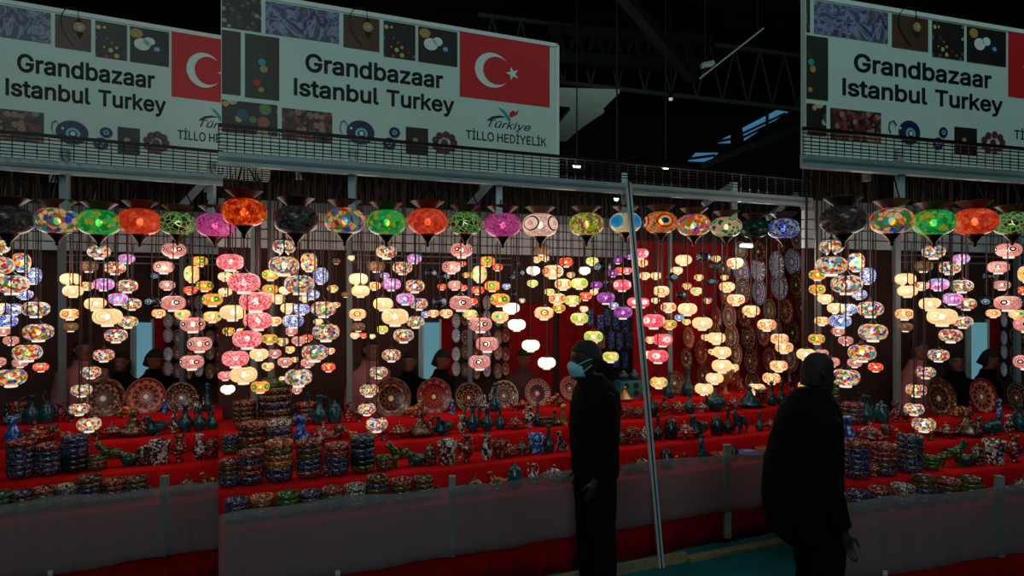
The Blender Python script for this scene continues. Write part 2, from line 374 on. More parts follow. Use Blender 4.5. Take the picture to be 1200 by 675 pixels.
panel('ceiling_panel', [(646, 124), (653, 107), (726, 109), (706, 128), (646, 125)][0:4], 0, M['white_panel'], 'pale ceiling panel right of the banner, upper of two', 'ceiling panel', flat=3.2)
panel('ceiling_panel', [(640, 165), (668, 129), (708, 132), (684, 148), (663, 166)], 0, M['white_panel'], 'pale ceiling panel right of the banner, lower of two', 'ceiling panel', flat=3.2)
M['sky'] = emit('skylight_glow', '#3f78a0', .75)
def skylight(label, pts, bars):
    root = empty('skylight', W(*pts[0], 14)); tag(root, label, 'skylight')
    m = bmesh.new(); vs = [m.verts.new(W(x, y, 14)) for x, y in pts]; m.faces.new(vs); bm_obj('pane', m, M['sky'], root, False)
    m = bmesh.new()
    for (a, b) in bars: box(m, W(*a, 13.95), W(*b, 13.95), .05, .05)
    bm_obj('glazing_bar', m, M['black'], root, False)
skylight('large blue skylight strip high on the right of the dark ceiling', [(870, 150), (910, 129), (924, 131), (872, 165)],
         [((871, 156), (920, 133)), ((871, 161), (922, 136)), ((899, 130), (899, 152))])
skylight('small blue skylight sliver left of the large one', [(841, 166), (856, 158), (856, 168), (841, 168)], [((841, 166), (856, 163))])
skylight('low blue skylight sliver just above the mesh roof', [(806, 189), (815, 179), (842, 179), (830, 190)], [((808, 186), (838, 182))])
def spot(px, py, Y, label, w=10, energy=4, col='#e8ffe8'):
    c = W(px, py, Y); root = empty('ceiling_light', c); tag(root, label, 'ceiling light', 'small hall lights')
    r = w*Y/F/2
    m = bmesh.new(); lathe(m, [(0, .10), (r*.6, .10), (r*1.15, .02), (r*1.15, 0), (r, -.001)], 14, c); bm_obj('housing', m, M['darkmetal'], root)
    m = bmesh.new(); lathe(m, [(0, -.05), (r*.7, -.04), (r, 0), (0, .01)], 14, c); bm_obj('lens', m, emit('hall_lamp', col, energy), root)
    m = bmesh.new(); box(m, c+Vector((0, 0, .1)), (c.x, c.y, 8.0), .02, .02); bm_obj('drop_rod', m, M['darkmetal'], root, False)
spot(676, 194, 10, 'small white ceiling light just right of the banner bottom corner')
spot(780, 195, 10, 'small white ceiling light above the mesh roof, right of the banner')
spot(723, 232, 9, 'small white ceiling light just left of the leaning pole top', 8)
spot(786, 115, 12, 'faint white lamp hanging high in the dark roof', 5, .45)
# ---------------------------------------------------------------- stall frame and counters
SHELVES = {'D': (.10, .40, .60), 'C': (.40, .80, .747), 'B': (.80, 1.10, .872), 'A': (1.10, 1.72, .972)}
SHNAME = {'D': 'lowest step', 'C': 'third step', 'B': 'second step', 'A': 'top step'}
def bar(bm, st, p0, p1, d0, z0, w, h, d1=None, z1=None):
    box(bm, P(st, p0, d0, z0), P(st, p1, d0 if d1 is None else d1, z0 if z1 is None else z1), w, h)
def sheet(bm, st, d, z0, z1, n=60, m=6, amp=.01, seed=0, zf=None, a=None, b=None, th=.004):
    a = st.a if a is None else a; b = st.b if b is None else b
    rnd = random.Random(seed); ph = [rnd.uniform(0, 6) for _ in range(5)]
    g = []
    for j in range(m+1):
        row = []
        for i in range(n+1):
            px = a+(b-a)*i/n; v = j/m
            zz0, zz1 = (z0, z1) if zf is None else zf(px)
            off = amp*(math.sin(px*.09+ph[0])+.6*math.sin(px*.23+ph[1]+v)+.4*math.sin(px*.41+ph[2]))*(1-.5*v)
            row.append(P(st, px, d+off, zz0+(zz1-zz0)*v))
        g.append(row)
    dv = P(st, (a+b)/2, th, 1)-P(st, (a+b)/2, 0, 1)
    A = [[bm.verts.new(p) for p in r] for r in g]; B = [[bm.verts.new(p+dv) for p in r] for r in g]
    for j in range(m):
        for i in range(n):
            bm.faces.new((A[j][i], A[j][i+1], A[j+1][i+1], A[j+1][i])); bm.faces.new((B[j][i], B[j+1][i], B[j+1][i+1], B[j][i+1]))
    for i in range(n):
        bm.faces.new((A[0][i], B[0][i], B[0][i+1], A[0][i+1])); bm.faces.new((A[m][i], A[m][i+1], B[m][i+1], B[m][i]))
    for j in range(m):
        bm.faces.new((A[j][0], A[j+1][0], B[j+1][0], B[j][0])); bm.faces.new((A[j][n], B[j][n], B[j+1][n], A[j+1][n]))
# netting material
m_, nt, N, L = newmat('fence_netting')
o_ = N.new('ShaderNodeOutputMaterial'); mix = N.new('ShaderNodeMixShader'); t_ = N.new('ShaderNodeBsdfTransparent')
b_ = N.new('ShaderNodeBsdfPrincipled'); b_.inputs['Base Color'].default_value = srgb('#7c7276'); b_.inputs['Roughness'].default_value = .5
tc = N.new('ShaderNodeTexCoord'); no = N.new('ShaderNodeTexNoise'); no.inputs['Scale'].default_value = 2.2; no.inputs['Detail'].default_value = 3
L.new(tc.outputs['Object'], no.inputs['Vector'])
mr = N.new('ShaderNodeMapRange'); L.new(no.outputs['Fac'], mr.inputs[0]); mr.inputs[3].default_value = .36; mr.inputs[4].default_value = .6
L.new(mr.outputs[0], mix.inputs[0]); L.new(t_.outputs[0], mix.inputs[1]); L.new(b_.outputs[0], mix.inputs[2]); L.new(mix.outputs[0], o_.inputs['Surface'])
M['net'] = m_
def build_frame(st):
    q = st.name
    # display counter, four stepped tiers under red cloth
    root = empty('stepped_counter', P(st, (st.a+st.b)/2, .1, 0)); tag(root, 'long stepped counter draped in red cloth in the ' + q, 'counter')
    for si, key in enumerate('DCBA'):
        d0, d1, z = SHELVES[key]; d1 = d1+.02
        m = bmesh.new(); n = 70
        rnd = random.Random(si*7+len(q)); ph = [rnd.uniform(0, 6) for _ in range(4)]
        prof = []
        for i in range(n+1):
            px = st.a+(st.b-st.a)*i/n
            wv = .012*(math.sin(px*.06+ph[0])+.7*math.sin(px*.17+ph[1])+.5*math.sin(px*.37+ph[2]))
            sag = .006*math.sin(px*.05+ph[3])
            zb = 0.0 if key == 'D' else SHELVES['DCBA'['DCBA'.index(key)-1]][2]-.02
            prof.append([m.verts.new(P(st, px, d0+wv-.012, zb)), m.verts.new(P(st, px, d0+wv*.6-.008, (zb+z)/2)), m.verts.new(P(st, px, d0+wv*.2, z-.012+sag)),
                         m.verts.new(P(st, px, d0+.012, z)), m.verts.new(P(st, px, d1, z)), m.verts.new(P(st, px, d1, zb))])
        for A, B in zip(prof, prof[1:]):
            for k in range(6): m.faces.new((A[k], B[k], B[(k+1) % 6], A[(k+1) % 6]))
        m.faces.new(prof[0][::-1]); m.faces.new(prof[-1])
        bm_obj('cloth_step', m, M['red_cloth'] if key != 'D' else M['red_skirt'], root)
    # netting fence
    root = empty('netting_fence', P(st, (st.a+st.b)/2, -.02, 0)); tag(root, 'pale translucent netting stretched on posts in front of the ' + q, 'fence')
    def zf(px):
        e = .012*math.sin((px-300)*.0195)+.008*math.sin(px*.05)
        return (.287+.006*math.sin(px*.04), .748+e)
    m = bmesh.new(); sheet(m, st, -.015, 0, 0, 90, 8, .006, 3, zf, th=.002); net = bm_obj('netting', m, M['net'], root)
    for key, zz in (('hem', 1), ('hem', 0)):
        m = bmesh.new(); pts = []
        for i in range(61):
            px = st.a+(st.b-st.a)*i/60; pts.append(P(st, px, -.02, zf(px)[zz]))
        tube(m, pts, .0045 if zz else .003, 5); bm_obj('hem', m, M['white_panel'], net)
    for px, z0, z1, w in ((530, .27, .80, .042), (852, 0.06, .80, .052)):
        if not st.a < px < st.b: continue
        m = bmesh.new(); a = P(st, px, .03, z0); box(m, a, (a.x, a.y, z1), w, w); pst = bm_obj('post', m, M['postwood'], root, False)
        for zc in ((.60, .30) if px > 600 else (.31,)):
            m = bmesh.new(); a = P(st, px, -.035, zc); box(m, a-Vector((0, 0, .014)), a+Vector((0, 0, .014)), .025, .012); bm_obj('clip', m, M['darkmetal'], pst, False)
    if st.a < 395 < st.b:
        m = bmesh.new(); a = P(st, 396, -.03, .305); box(m, a-Vector((0, 0, .014)), a+Vector((0, 0, .014)), .028, .01)
        bm_obj('clip', m, M['white_panel'], root, False)
    # timber kerb on the floor
    m = bmesh.new(); bar(m, st, st.a, min(st.b, 803), -.10, .035, .035, .07)
    tag(bm_obj('timber_kerb', m, M['board'], None, False), 'low timber board lying along the floor before the ' + q, 'board')
    if st is MAIN:
        m = bmesh.new(); bar(m, st, 806, 946, -.10, .012, .08, .024)
        tag(bm_obj('floor_batten', m, M['board'], None, False), 'thin timber batten on the teal floor below the red skirt', 'board')
    # roof frame
    root = empty('stall_canopy', P(st, (st.a+st.b)/2, .12, 2.8)); tag(root, 'grey aluminium beam frame carrying the mesh roof of the ' + q, 'frame')
    m = bmesh.new(); bar(m, st, st.a, st.b, .12, 2.80, .05, .075); bm_obj('front_beam', m, M['alu'], root, False)
    m = bmesh.new(); bar(m, st, st.a, st.b, .095, 2.80, .012, .02); bm_obj('beam_groove', m, M['aludark'], root, False)
    m = bmesh.new(); bar(m, st, st.a, st.b, 2.3, 2.82, .06, .08); bm_obj('rear_beam', m, M['aludark'], root, False)
    for px in (413, 585, 732, 860):
        if st.a < px < st.b:
            m = bmesh.new(); box(m, P(st, px, .17, 2.93), P(st, px, .17, 2.50), .045, .045); bm_obj('stud', m, M['alu'], root, False)
            m = bmesh.new(); bar(m, st, px, px-2, .17, 2.79, .04, .05, 2.25, 2.79); bm_obj('cross_beam', m, M['aludark'], root, False)
    for px, q0, q1 in ((552, 240, 214), (830, 234, 222), (905, 250, 234)):
        if st.a < px+30 < st.b:
            m = bmesh.new(); box(m, PP(st, px-6, q0+6, .5), PP(st, px+29, q1-6, .5), .03, .05); bm_obj('brace', m, M['aludark'], root, False)
    for px, d, z0 in ((410, 1.80, 0), (551, 2.2, 0), (785, 1.64, 0), (298, 1.85, 0), (318, 1.85, 0)):
        if st.a < px < st.b:
            m = bmesh.new(); box(m, P(st, px, d, z0), P(st, px, d, 2.79), .045, .045); bm_obj('upright', m, M['aludark'], root, False)
    # wire mesh roof
    m = bmesh.new(); a, b = st.a, st.b; n = int((P(st, a, .5, 0)-P(st, b, .5, 0)).length/.075)
    for i in range(n+1):
        px = a+(b-a)*i/n; box(m, P(st, px, -.42, 2.875), P(st, px, 2.3, 2.875), .006, .006)
    for j in range(29):
        d = -.42+2.72*j/28; w = .018 if j == 0 else .006; bar(m, st, a, b, d, 2.87, w, w)
    tag(bm_obj('wire_mesh_roof', m, M['wire'], None, False), 'dark wire mesh panel laid flat over the ' + q, 'wire mesh')
    # rear fascia and walls
    m = bmesh.new()
    for zz in (2.47, 2.56, 2.65, 2.74): bar(m, st, st.a, min(st.b, 742), 2.38, zz, .04, .078)
    tag(bm_obj('ribbed_fascia', m, M['fascia'], None, False), 'grey ribbed fascia along the top back of the ' + q, 'fascia')
    m = bmesh.new(); bar(m, st, st.a, st.b, 2.46, 1.45, .04, 2.9); w_ = struct('wall_' + {'middle stall': 'rear', 'left stall': 'rear_left', 'right stall': 'rear_right'}[q], m, M['back'])
for st in STALLS: build_frame(st)
# leaning pole in front
root = empty('leaning_pole', PP(MAIN, 775, 661, -.12)); tag(root, 'slim grooved aluminium pole leaning in front of the netting, right of the man', 'pole')
pb = P(MAIN, 775, -.12, 0); pt = PP(MAIN, 736, 214, -.02)
m = bmesh.new(); box(m, pb, pt, .04, .04, (0, 1, 0)); bm_obj('tube', m, M['alu'], root, False)
m = bmesh.new(); o = Vector((0, -.021, 0)); box(m, pb+o, pt+o, .010, .004, (0, 1, 0)); bm_obj('groove', m, M['black'], root, False)
# ---------------------------------------------------------------- backdrop pieces
def hang_cloth(st, px0, px1, y0, y1, d, label, mat, amp=.03):
    m = bmesh.new(); sheet(m, st, d, zat((px0+px1)/2, y1, d), zat((px0+px1)/2, y0, d), 24, 6, amp, int(px0), a=px0, b=px1, th=.006)
    tag(bm_obj('red_drape', m, mat, None), label, 'curtain')
M['drape'] = plain('drape_red', '#8c1016', .85, noise=.15, nscale=6, spec=.1)
M['winlit'] = emit('lit_opening', '#7fc0d0', .42)
for st in STALLS:
    q = st.name
    if st.a < 500 < st.b:
        hang_cloth(st, 516, 531, 372, 500, 2.41, 'narrow red drape beside the pale lit opening at the back of the ' + q, M['drape'], .02)
        root = empty('rear_window', P(st, 504, 2.42, 1.3)); tag(root, 'pale blue lit opening at the back of the ' + q + ', above the sellers', 'window')
        m = bmesh.new(); box(m, PP(st, 504, 378, 2.40), PP(st, 504, 452, 2.40), .19, .02, (0, 1, 0)); bm_obj('pane', m, M['winlit'], root, False)
        for px in (492, 495, 516):
            m = bmesh.new(); box(m, PP(st, px, 374, 2.37), PP(st, px, 455, 2.37), .022, .03); bm_obj('jamb', m, M['alu'], root, False)
    if st is MAIN:
        hang_cloth(st, 596, 648, 355, 500, 2.40, 'wide red drape behind the two plain white lamps', M['drape'], .03)
        hang_cloth(st, 655, 708, 345, 500, 2.40, 'red drape behind the man in the mask', M['drape'], .03)
        m = bmesh.new(); bar(m, st, 742, 950, 1.80, 1.75, .03, 1.65, 1.80)
        tag(bm_obj('plate_wall', m, M['drape'], None, False), 'red cloth-covered panel hung full of plates on the right', 'display panel')
    m = bmesh.new(); a0 = max(st.a, 300); b0 = min(st.b, 400)
    for yy in (300, 308):
        bar(m, st, max(st.a, 405), min(st.b, 600), 2.30, zat(470, yy, 2.30), .012, .012)
    for px in range(int(max(st.a, 405)), int(min(st.b, 600)), 22):
        box(m, PP(st, px, 285, 2.30), PP(st, px, 330, 2.30), .01, .01)
    tag(bm_obj('hanging_rail', m, M['aludark'], None, False), 'thin grey hanging rack along the back wall of the ' + q, 'rack')
# ---------------------------------------------------------------- banner
def clipr(a, b, lo, hi): return max(a, lo), min(b, hi)
PH = {}
def photo_mat(name, kind):
    m, nt, N, L = newmat(name); o = N.new('ShaderNodeOutputMaterial'); b = N.new('ShaderNodeBsdfPrincipled'); b.inputs['Roughness'].default_value = .5
    tc = N.new('ShaderNodeTexCoord')
    if kind in ('textile', 'glow'):
        n = N.new('ShaderNodeTexNoise'); n.inputs['Scale'].default_value = 7; n.inputs['Detail'].default_value = 6; n.inputs['Distortion'].default_value = 2.5
        L.new(tc.outputs['Object'], n.inputs['Vector'])
        r = ramp(N, ['#2a1c38', '#5c4c80', '#8898b8', '#604028', '#24588c', '#102030'] if kind == 'textile' else ['#1c120c', '#3a281c', '#2c2014', '#503018'], False, [.3, .42, .5, .56, .64, .75] if kind == 'textile' else [.3, .45, .55, .7])
        L.new(n.outputs['Fac'], r.inputs['Fac']); col = r.outputs[0]
    else:
        pal = {'dots': ['#181410', '#181410', '#c0b060', '#181410', '#a04030', '#181410', '#406080', '#181410'],
               'plates': ['#a05030', '#608040', '#c0a060', '#304868', '#803020', '#b8b090'],
               'mosaic': ['#6a3024', '#804030', '#502018', '#987060', '#3a2428'],
               'crowd': ['#504840', '#a09078', '#302820', '#605040', '#283030']}[kind]
        v = N.new('ShaderNodeTexVoronoi'); v.inputs['Scale'].default_value = {'dots': 26, 'plates': 11, 'mosaic': 26, 'crowd': 30}[kind]
        L.new(tc.outputs['Object'], v.inputs['Vector']); s = N.new('ShaderNodeSeparateColor'); L.new(v.outputs['Color'], s.inputs[0])
        r = ramp(N, pal); L.new(s.outputs[0], r.inputs['Fac'])
        lt = math_(N, L, 'GREATER_THAN', v.outputs['Distance'], .42 if kind != 'mosaic' else .6); mx = N.new('ShaderNodeMix'); mx.data_type = 'RGBA'
        L.new(lt, mx.inputs['Factor']); L.new(r.outputs[0], mx.inputs['A']); mx.inputs['B'].default_value = srgb('#1c140e'); col = mx.outputs['Result']
    L.new(col, b.inputs['Base Color']); L.new(b.outputs[0], o.inputs['Surface']); return m
for k in ('textile', 'glow', 'dots', 'plates', 'mosaic', 'crowd'): PH[k] = photo_mat('print_'+k, k)
M['print_brown'] = plain('print_brown', '#4a2c1c', .5, noise=.35, nscale=3)
M['print_dark'] = plain('print_dark', '#1c1512', .5, noise=.4, nscale=5)
M['print_green'] = plain('print_darkgreen', '#1c2414', .5, noise=.4, nscale=4)
M['print_maroon'] = plain('print_maroon', '#2c1410', .5, noise=.4, nscale=4)
M['vinyl'] = plain('banner_vinyl', '#c2d6cd', .45, noise=.05, nscale=1.5)
M['vinylframe'] = plain('banner_edge', '#d8e2dc', .5)
M['ink'] = plain('ink_black', '#08090c', .6)
M['flagred'] = plain('flag_red', '#c8141c', .55)
M['inkwhite'] = plain('flag_white', '#d8e4e0', .55)
M['inkblue'] = plain('ink_blue', '#141c50', .5)
M['inksky'] = plain('ink_sky', '#78b8c0', .5)
M['inkturq'] = plain('ink_turquoise', '#0c98a0', .5)
M['inkbrass'] = plain('ink_amber', '#b08848', .5)
M['inkbead'] = plain('ink_bead', '#5c2c30', .5)
BD = .60
class Ban:
    """banner plane: local x runs along the banner, local z up"""
    def __init__(s, st):
        s.st = st; s.o = P(st, 450, BD, 0); s.u = (P(st, 460, BD, 0)-s.o).normalized(); s.n = Vector((s.u.y, -s.u.x, 0))
        s.ang = math.atan2(s.u.y, s.u.x)
    def x(s, px): return (P(s.st, px, BD, 0)-s.o).dot(s.u)
    def z(s, px, py): return zat(px, py, BD)
    def pt(s, px, py): return (s.x(px), s.z(px, py))
def plate(bm, pts, y0, y1):
    v1 = [bm.verts.new((x, -y1, z)) for x, z in pts]; v2 = [bm.verts.new((x, -y0, z)) for x, z in pts]
    bm.faces.new(v1); bm.faces.new(v2[::-1]); n = len(pts)
    for i in range(n): bm.faces.new((v1[i], v1[(i+1) % n], v2[(i+1) % n], v2[i]))
def circ(c, r, n=28, ax=1, a0=0, a1=2*PI): return [(c[0]+r*ax*math.cos(a0+(a1-a0)*i/n), c[1]+r*math.sin(a0+(a1-a0)*i/n)) for i in range(n)]
# outlines of a bold grotesque alphabet, thousandths of an em
GLYPHS = {
 'G': (520, [[269,-7,236,-5,205,1,176,11,149,25,125,43,104,64,85,88,69,116,57,146,47,179,42,215,40,254,42,293,47,329,57,362,69,393,85,421,103,445,125,466,149,484,175,498,203,508,233,514,265,516,285,515,304,513,322,509,340,504,358,497,374,489,389,480,403,469,416,458,429,445,439,431,449,416,458,401,465,384,470,367,474,349,408,349,404,361,399,372,393,383,387,393,380,403,373,411,365,420,356,427,347,434,337,439,326,444,315,448,304,452,291,454,279,455,265,456,243,454,222,450,202,443,183,432,166,419,150,404,137,385,125,364,116,340,109,314,105,285,103,254,105,223,109,194,116,168,125,145,137,124,151,105,166,90,184,76,203,66,224,59,246,54,269,53,290,54,309,57,328,63,345,71,360,81,374,93,386,107,396,123,404,141,410,160,414,180,415,202,434,199,283,199,283,256,478,256,478,200,476,170,471,141,463,115,451,91,436,69,419,50,399,33,377,19,352,8,326,0,298,-5]]),
 'r': (260, [[53,0,53,379,112,379,112,321,115,321,122,335,130,347,140,358,152,367,166,375,181,380,196,384,213,385,229,384,243,384,243,322,230,324,207,326,194,325,182,323,170,319,159,315,149,309,140,301,132,293,126,284,121,273,117,262,114,250,114,237,114,0]]),
 'a': (389, [[160,-9,142,-8,126,-5,110,-1,94,5,80,12,68,22,57,32,48,45,40,58,35,73,31,90,30,108,31,123,34,138,38,150,43,161,50,171,58,179,67,187,78,193,89,199,100,203,112,207,125,211,138,213,152,216,165,218,178,220,234,227,244,228,252,230,259,232,265,235,270,238,273,243,275,248,276,255,276,257,275,268,273,279,271,288,267,297,262,304,256,311,248,317,240,322,230,326,220,329,208,330,196,331,183,330,171,329,159,326,149,322,140,318,132,313,124,307,118,301,112,294,107,288,103,281,100,274,41,291,48,308,57,322,67,335,79,346,91,355,104,364,118,370,133,375,148,379,163,382,179,384,194,384,204,384,215,383,227,382,239,379,251,376,263,372,275,367,286,360,296,353,306,343,315,333,322,320,329,306,333,290,336,272,337,251,337,0,277,0,277,52,272,52,269,45,264,38,258,32,252,25,244,18,236,12,226,6,215,1,203,-3,190,-6,176,-8],[170,45,187,46,202,49,216,53,228,59,239,66,248,74,257,83,263,93,269,104,272,115,275,126,276,138,276,190,273,188,270,186,265,184,259,182,253,180,246,179,239,177,231,176,200,171,175,168,165,166,154,164,144,162,134,159,125,155,117,150,110,145,103,139,98,132,95,124,93,115,92,105,92,95,94,87,98,79,102,72,107,66,114,61,121,56,130,52,139,49,149,47,159,46]]),
 'n': (410, [[114,227,114,0,53,0,53,379,112,379,112,287,102,287,112,312,124,332,137,349,152,362,169,372,187,379,207,383,227,384,246,383,264,380,280,376,295,369,309,360,321,349,332,336,341,321,348,304,353,285,356,264,357,240,357,0,296,0,296,235,295,256,290,275,283,291,273,304,260,315,246,323,229,328,210,329,197,328,184,326,172,322,161,317,150,311,141,303,133,293,126,283,121,271,117,257,114,243]]),
 'd': (424, [[195,-8,172,-7,151,-2,130,5,111,16,94,29,79,45,66,64,55,84,46,108,39,133,35,160,34,189,35,218,39,245,46,270,55,293,66,313,79,332,95,347,112,361,131,371,151,378,173,383,196,384,213,384,228,381,241,378,253,373,263,367,272,360,280,353,287,346,293,338,298,331,303,325,306,319,311,319,311,509,372,509,372,0,313,0,313,59,307,59,303,53,298,46,293,39,287,31,280,24,272,17,263,10,252,4,241,-1,227,-5,212,-7],[205,47,221,48,236,51,250,57,263,65,274,75,284,86,293,100,299,115,305,132,309,150,311,169,312,189,311,210,309,229,305,247,300,263,293,278,284,291,275,302,263,312,251,320,237,325,221,329,205,330,187,329,172,325,157,319,145,311,133,301,124,290,115,276,108,261,103,245,99,227,97,209,96,189,97,170,99,151,103,133,109,117,115,101,124,88,134,76,145,66,158,57,172,51,188,48]]),
 'b': (425, [[229,-8,213,-7,198,-5,184,-1,172,4,162,10,153,17,145,24,138,31,132,39,127,46,122,53,118,59,112,59,112,0,53,0,53,509,114,509,114,319,118,319,122,325,127,331,132,338,137,346,144,353,152,360,161,367,171,373,183,378,197,381,212,384,229,384,252,383,274,378,294,371,313,361,330,347,345,332,359,313,370,293,379,270,385,245,389,218,390,189,389,160,385,133,379,108,370,84,359,64,346,45,330,29,313,16,294,5,274,-2,252,-7],[220,47,237,48,253,51,267,57,279,66,291,76,301,88,309,101,316,117,321,133,325,151,327,170,328,189,327,209,325,227,321,245,316,261,309,276,301,290,291,301,280,311,267,319,253,325,237,329,220,330,203,329,188,325,174,320,161,312,150,302,140,291,132,278,125,263,120,247,116,229,113,210,113,189,113,169,116,150,120,132,125,115,132,100,140,86,150,75,162,65,174,57,188,51,204,48]]),
 'z': (381, [[42,0,42,46,254,320,254,323,48,323,48,379,333,379,333,331,126,60,126,56,339,56,339,0]]),
 'I': (300, [[31,0,31,57,118,57,118,452,31,452,31,509,269,509,269,452,183,452,183,57,269,57,269,0]]),
 's': (366, [[182,-8,163,-7,145,-5,128,-2,112,3,98,10,84,18,72,27,62,38,53,50,45,63,40,78,36,94,94,107,99,92,105,79,114,69,124,60,136,54,150,49,165,46,181,45,200,46,217,50,232,55,244,62,255,71,262,81,267,91,268,103,267,112,265,121,260,129,254,136,246,142,237,147,225,151,212,155,149,170,125,177,104,186,87,196,72,208,61,222,53,237,48,255,47,274,48,290,51,305,57,319,65,332,75,343,87,354,100,363,115,370,131,377,149,381,167,384,187,384,206,384,223,381,239,378,254,372,267,366,279,358,290,349,299,339,307,328,314,316,319,303,324,290,268,277,264,288,258,298,251,307,243,316,232,323,219,328,205,331,187,333,171,332,156,329,143,324,131,317,121,308,114,299,110,289,109,277,110,267,112,258,117,250,124,243,133,237,144,232,157,227,172,223,229,209,254,202,275,194,292,183,306,171,317,158,325,142,330,125,331,107,330,90,326,75,321,61,312,47,302,35,290,24,276,15,260,6,242,0,223,-5,203,-7]]),
 't': (227, [[204,379,204,327,6,327,6,379],[65,471,126,471,126,98,127,86,128,76,132,68,136,61,142,56,150,53,159,51,170,50,185,51,202,54,213,2,208,0,203,-1,198,-2,192,-3,168,-4,145,-3,125,2,107,10,92,21,80,35,72,52,67,71,65,93]]),
 'u': (411, [[182,-5,164,-4,146,-1,130,4,115,11,101,20,89,31,78,44,69,59,62,76,57,95,54,116,53,139,53,379,114,379,114,144,115,123,119,105,127,89,137,75,150,64,164,56,181,52,200,50,213,51,226,53,238,57,249,62,259,69,268,77,276,86,283,97,289,109,293,122,295,137,296,153,296,379,357,379,357,0,298,0,298,92,307,92,297,67,286,47,272,30,257,17,240,7,222,0,203,-4]]),
 'l': (190, [[139,-2,119,-1,101,3,86,10,74,20,65,33,58,47,54,65,53,84,53,509,114,509,114,99,114,87,115,77,117,68,120,62,124,58,130,54,137,53,146,52,160,53,170,54,181,3,162,-1]]),
 'T': (449, [[32,452,32,509,417,509,417,452,257,452,257,0,193,0,193,452]]),
 'k': (381, [[110,137,110,212,121,212,284,379,360,379,184,199,177,199],[53,0,53,509,114,509,114,0],[294,0,148,186,191,229,372,0]]),
 'e': (404, [[212,-8,185,-7,161,-2,138,6,117,16,98,30,82,46,68,64,56,85,46,108,40,132,35,159,34,187,35,215,39,242,46,267,55,290,67,311,81,329,97,346,115,359,135,370,157,378,180,383,205,384,221,384,236,382,251,379,266,374,280,368,294,361,307,351,319,341,331,329,341,315,350,299,357,282,363,263,368,242,370,219,371,194,371,169,75,169,75,221,338,221,310,202,309,220,307,237,303,254,298,269,291,282,283,294,273,305,263,314,250,321,237,326,222,329,205,330,189,329,173,326,159,321,146,313,135,304,125,294,116,282,109,270,103,256,99,241,97,226,96,211,96,178,97,157,100,139,104,122,110,106,118,92,128,80,139,70,151,61,165,55,179,50,195,47,212,46,224,47,234,48,244,50,254,53,263,56,271,61,278,66,285,73,292,80,297,88,302,96,306,105,365,91,360,77,353,63,345,51,335,39,324,29,311,19,298,11,283,4,266,-1,249,-5,231,-7]]),
 'y': (389, [[47,-139,61,-86,71,-87,80,-89,88,-90,96,-90,104,-89,111,-87,118,-84,124,-80,130,-74,136,-67,141,-58,146,-48,151,-36,163,-1,17,379,84,379,165,155,171,138,177,121,182,104,187,87,191,70,196,53,201,37,206,21,184,21,188,37,193,53,198,70,202,87,207,104,212,121,218,138,224,155,305,379,371,379,204,-58,198,-72,191,-85,184,-97,177,-107,168,-116,159,-124,150,-130,139,-136,128,-140,117,-143,104,-145,91,-145,84,-145,77,-145,71,-144,65,-143]]),
 'İ': (300, [[31,0,31,57,118,57,118,452,31,452,31,509,269,509,269,452,183,452,183,57,269,57,269,0],[150,572,142,573,134,575,127,579,120,584,115,590,111,597,109,604,108,612,109,621,111,628,115,635,120,641,127,646,134,650,142,652,150,653,159,652,167,650,174,646,180,641,186,635,190,628,192,621,193,612,192,604,190,597,186,590,180,584,174,579,167,575,159,573]]),
 'L': (393, [[60,0,60,509,125,509,125,57,361,57,361,0]]),
 'O': (533, [[267,-7,235,-5,205,1,177,11,150,25,126,42,105,63,86,88,70,115,57,146,48,179,42,215,40,254,42,293,48,329,57,362,70,393,86,421,105,445,126,466,150,484,177,498,205,508,235,514,267,516,299,514,329,508,357,498,384,484,408,466,429,445,448,421,464,393,477,362,486,329,491,293,493,254,491,215,486,179,477,146,464,115,448,88,429,63,408,42,384,25,357,11,329,1,299,-5],[267,53,289,54,310,59,330,66,349,76,367,89,383,105,396,123,408,144,418,168,425,194,429,223,430,254,429,286,425,314,418,341,408,365,396,386,383,404,367,420,349,433,330,443,310,450,289,454,267,456,245,454,223,450,203,443,184,433,167,420,151,404,137,385,125,364,116,340,109,314,105,285,103,254,105,223,109,194,116,168,125,144,137,123,151,105,167,89,184,76,203,66,223,59,245,54]]),
 'H': (517, [[60,0,60,509,125,509,125,289,392,289,392,509,457,509,457,0,392,0,392,232,125,232,125,0]]),
 'E': (419, [[60,0,60,509,372,509,372,452,125,452,125,286,355,286,355,229,125,229,125,57,375,57,375,0]]),
 'D': (502, [[219,0,96,0,96,57,215,57,244,58,272,63,296,70,318,81,337,94,354,110,368,128,379,149,388,172,394,198,398,226,399,255,398,285,394,312,388,337,379,361,368,381,354,399,338,415,320,428,299,438,275,446,249,450,221,452,93,452,93,509,225,509,261,507,294,501,325,492,353,478,377,461,399,441,418,418,433,391,446,361,455,329,460,293,462,255,460,217,455,181,446,149,433,119,417,92,398,68,376,48,351,31,322,17,291,8,256,2],[125,509,125,0,60,0,60,509]]),
 'Y': (472, [[203,0,203,208,16,509,91,509,192,344,200,331,208,318,215,305,222,292,229,279,236,264,243,248,250,230,224,230,231,248,237,265,244,280,251,293,258,306,265,318,273,331,280,344,381,509,455,509,268,208,268,0]]),
 'K': (467, [[104,145,104,216,113,228,122,239,130,250,139,261,148,272,157,282,165,293,174,303,184,314,193,324,202,334,212,344,364,509,448,509,231,276,228,276],[60,0,60,509,125,509,125,334,124,225,125,193,125,0],[372,0,188,259,228,309,449,0]])}
GLYPHS['I'] = (180, [[62, 0, 122, 0, 122, 508, 62, 508]])
GLYPHS['i'] = (185, [[62, 0, 120, 0, 120, 385, 62, 385], [58, 440, 124, 440, 124, 505, 58, 505]])
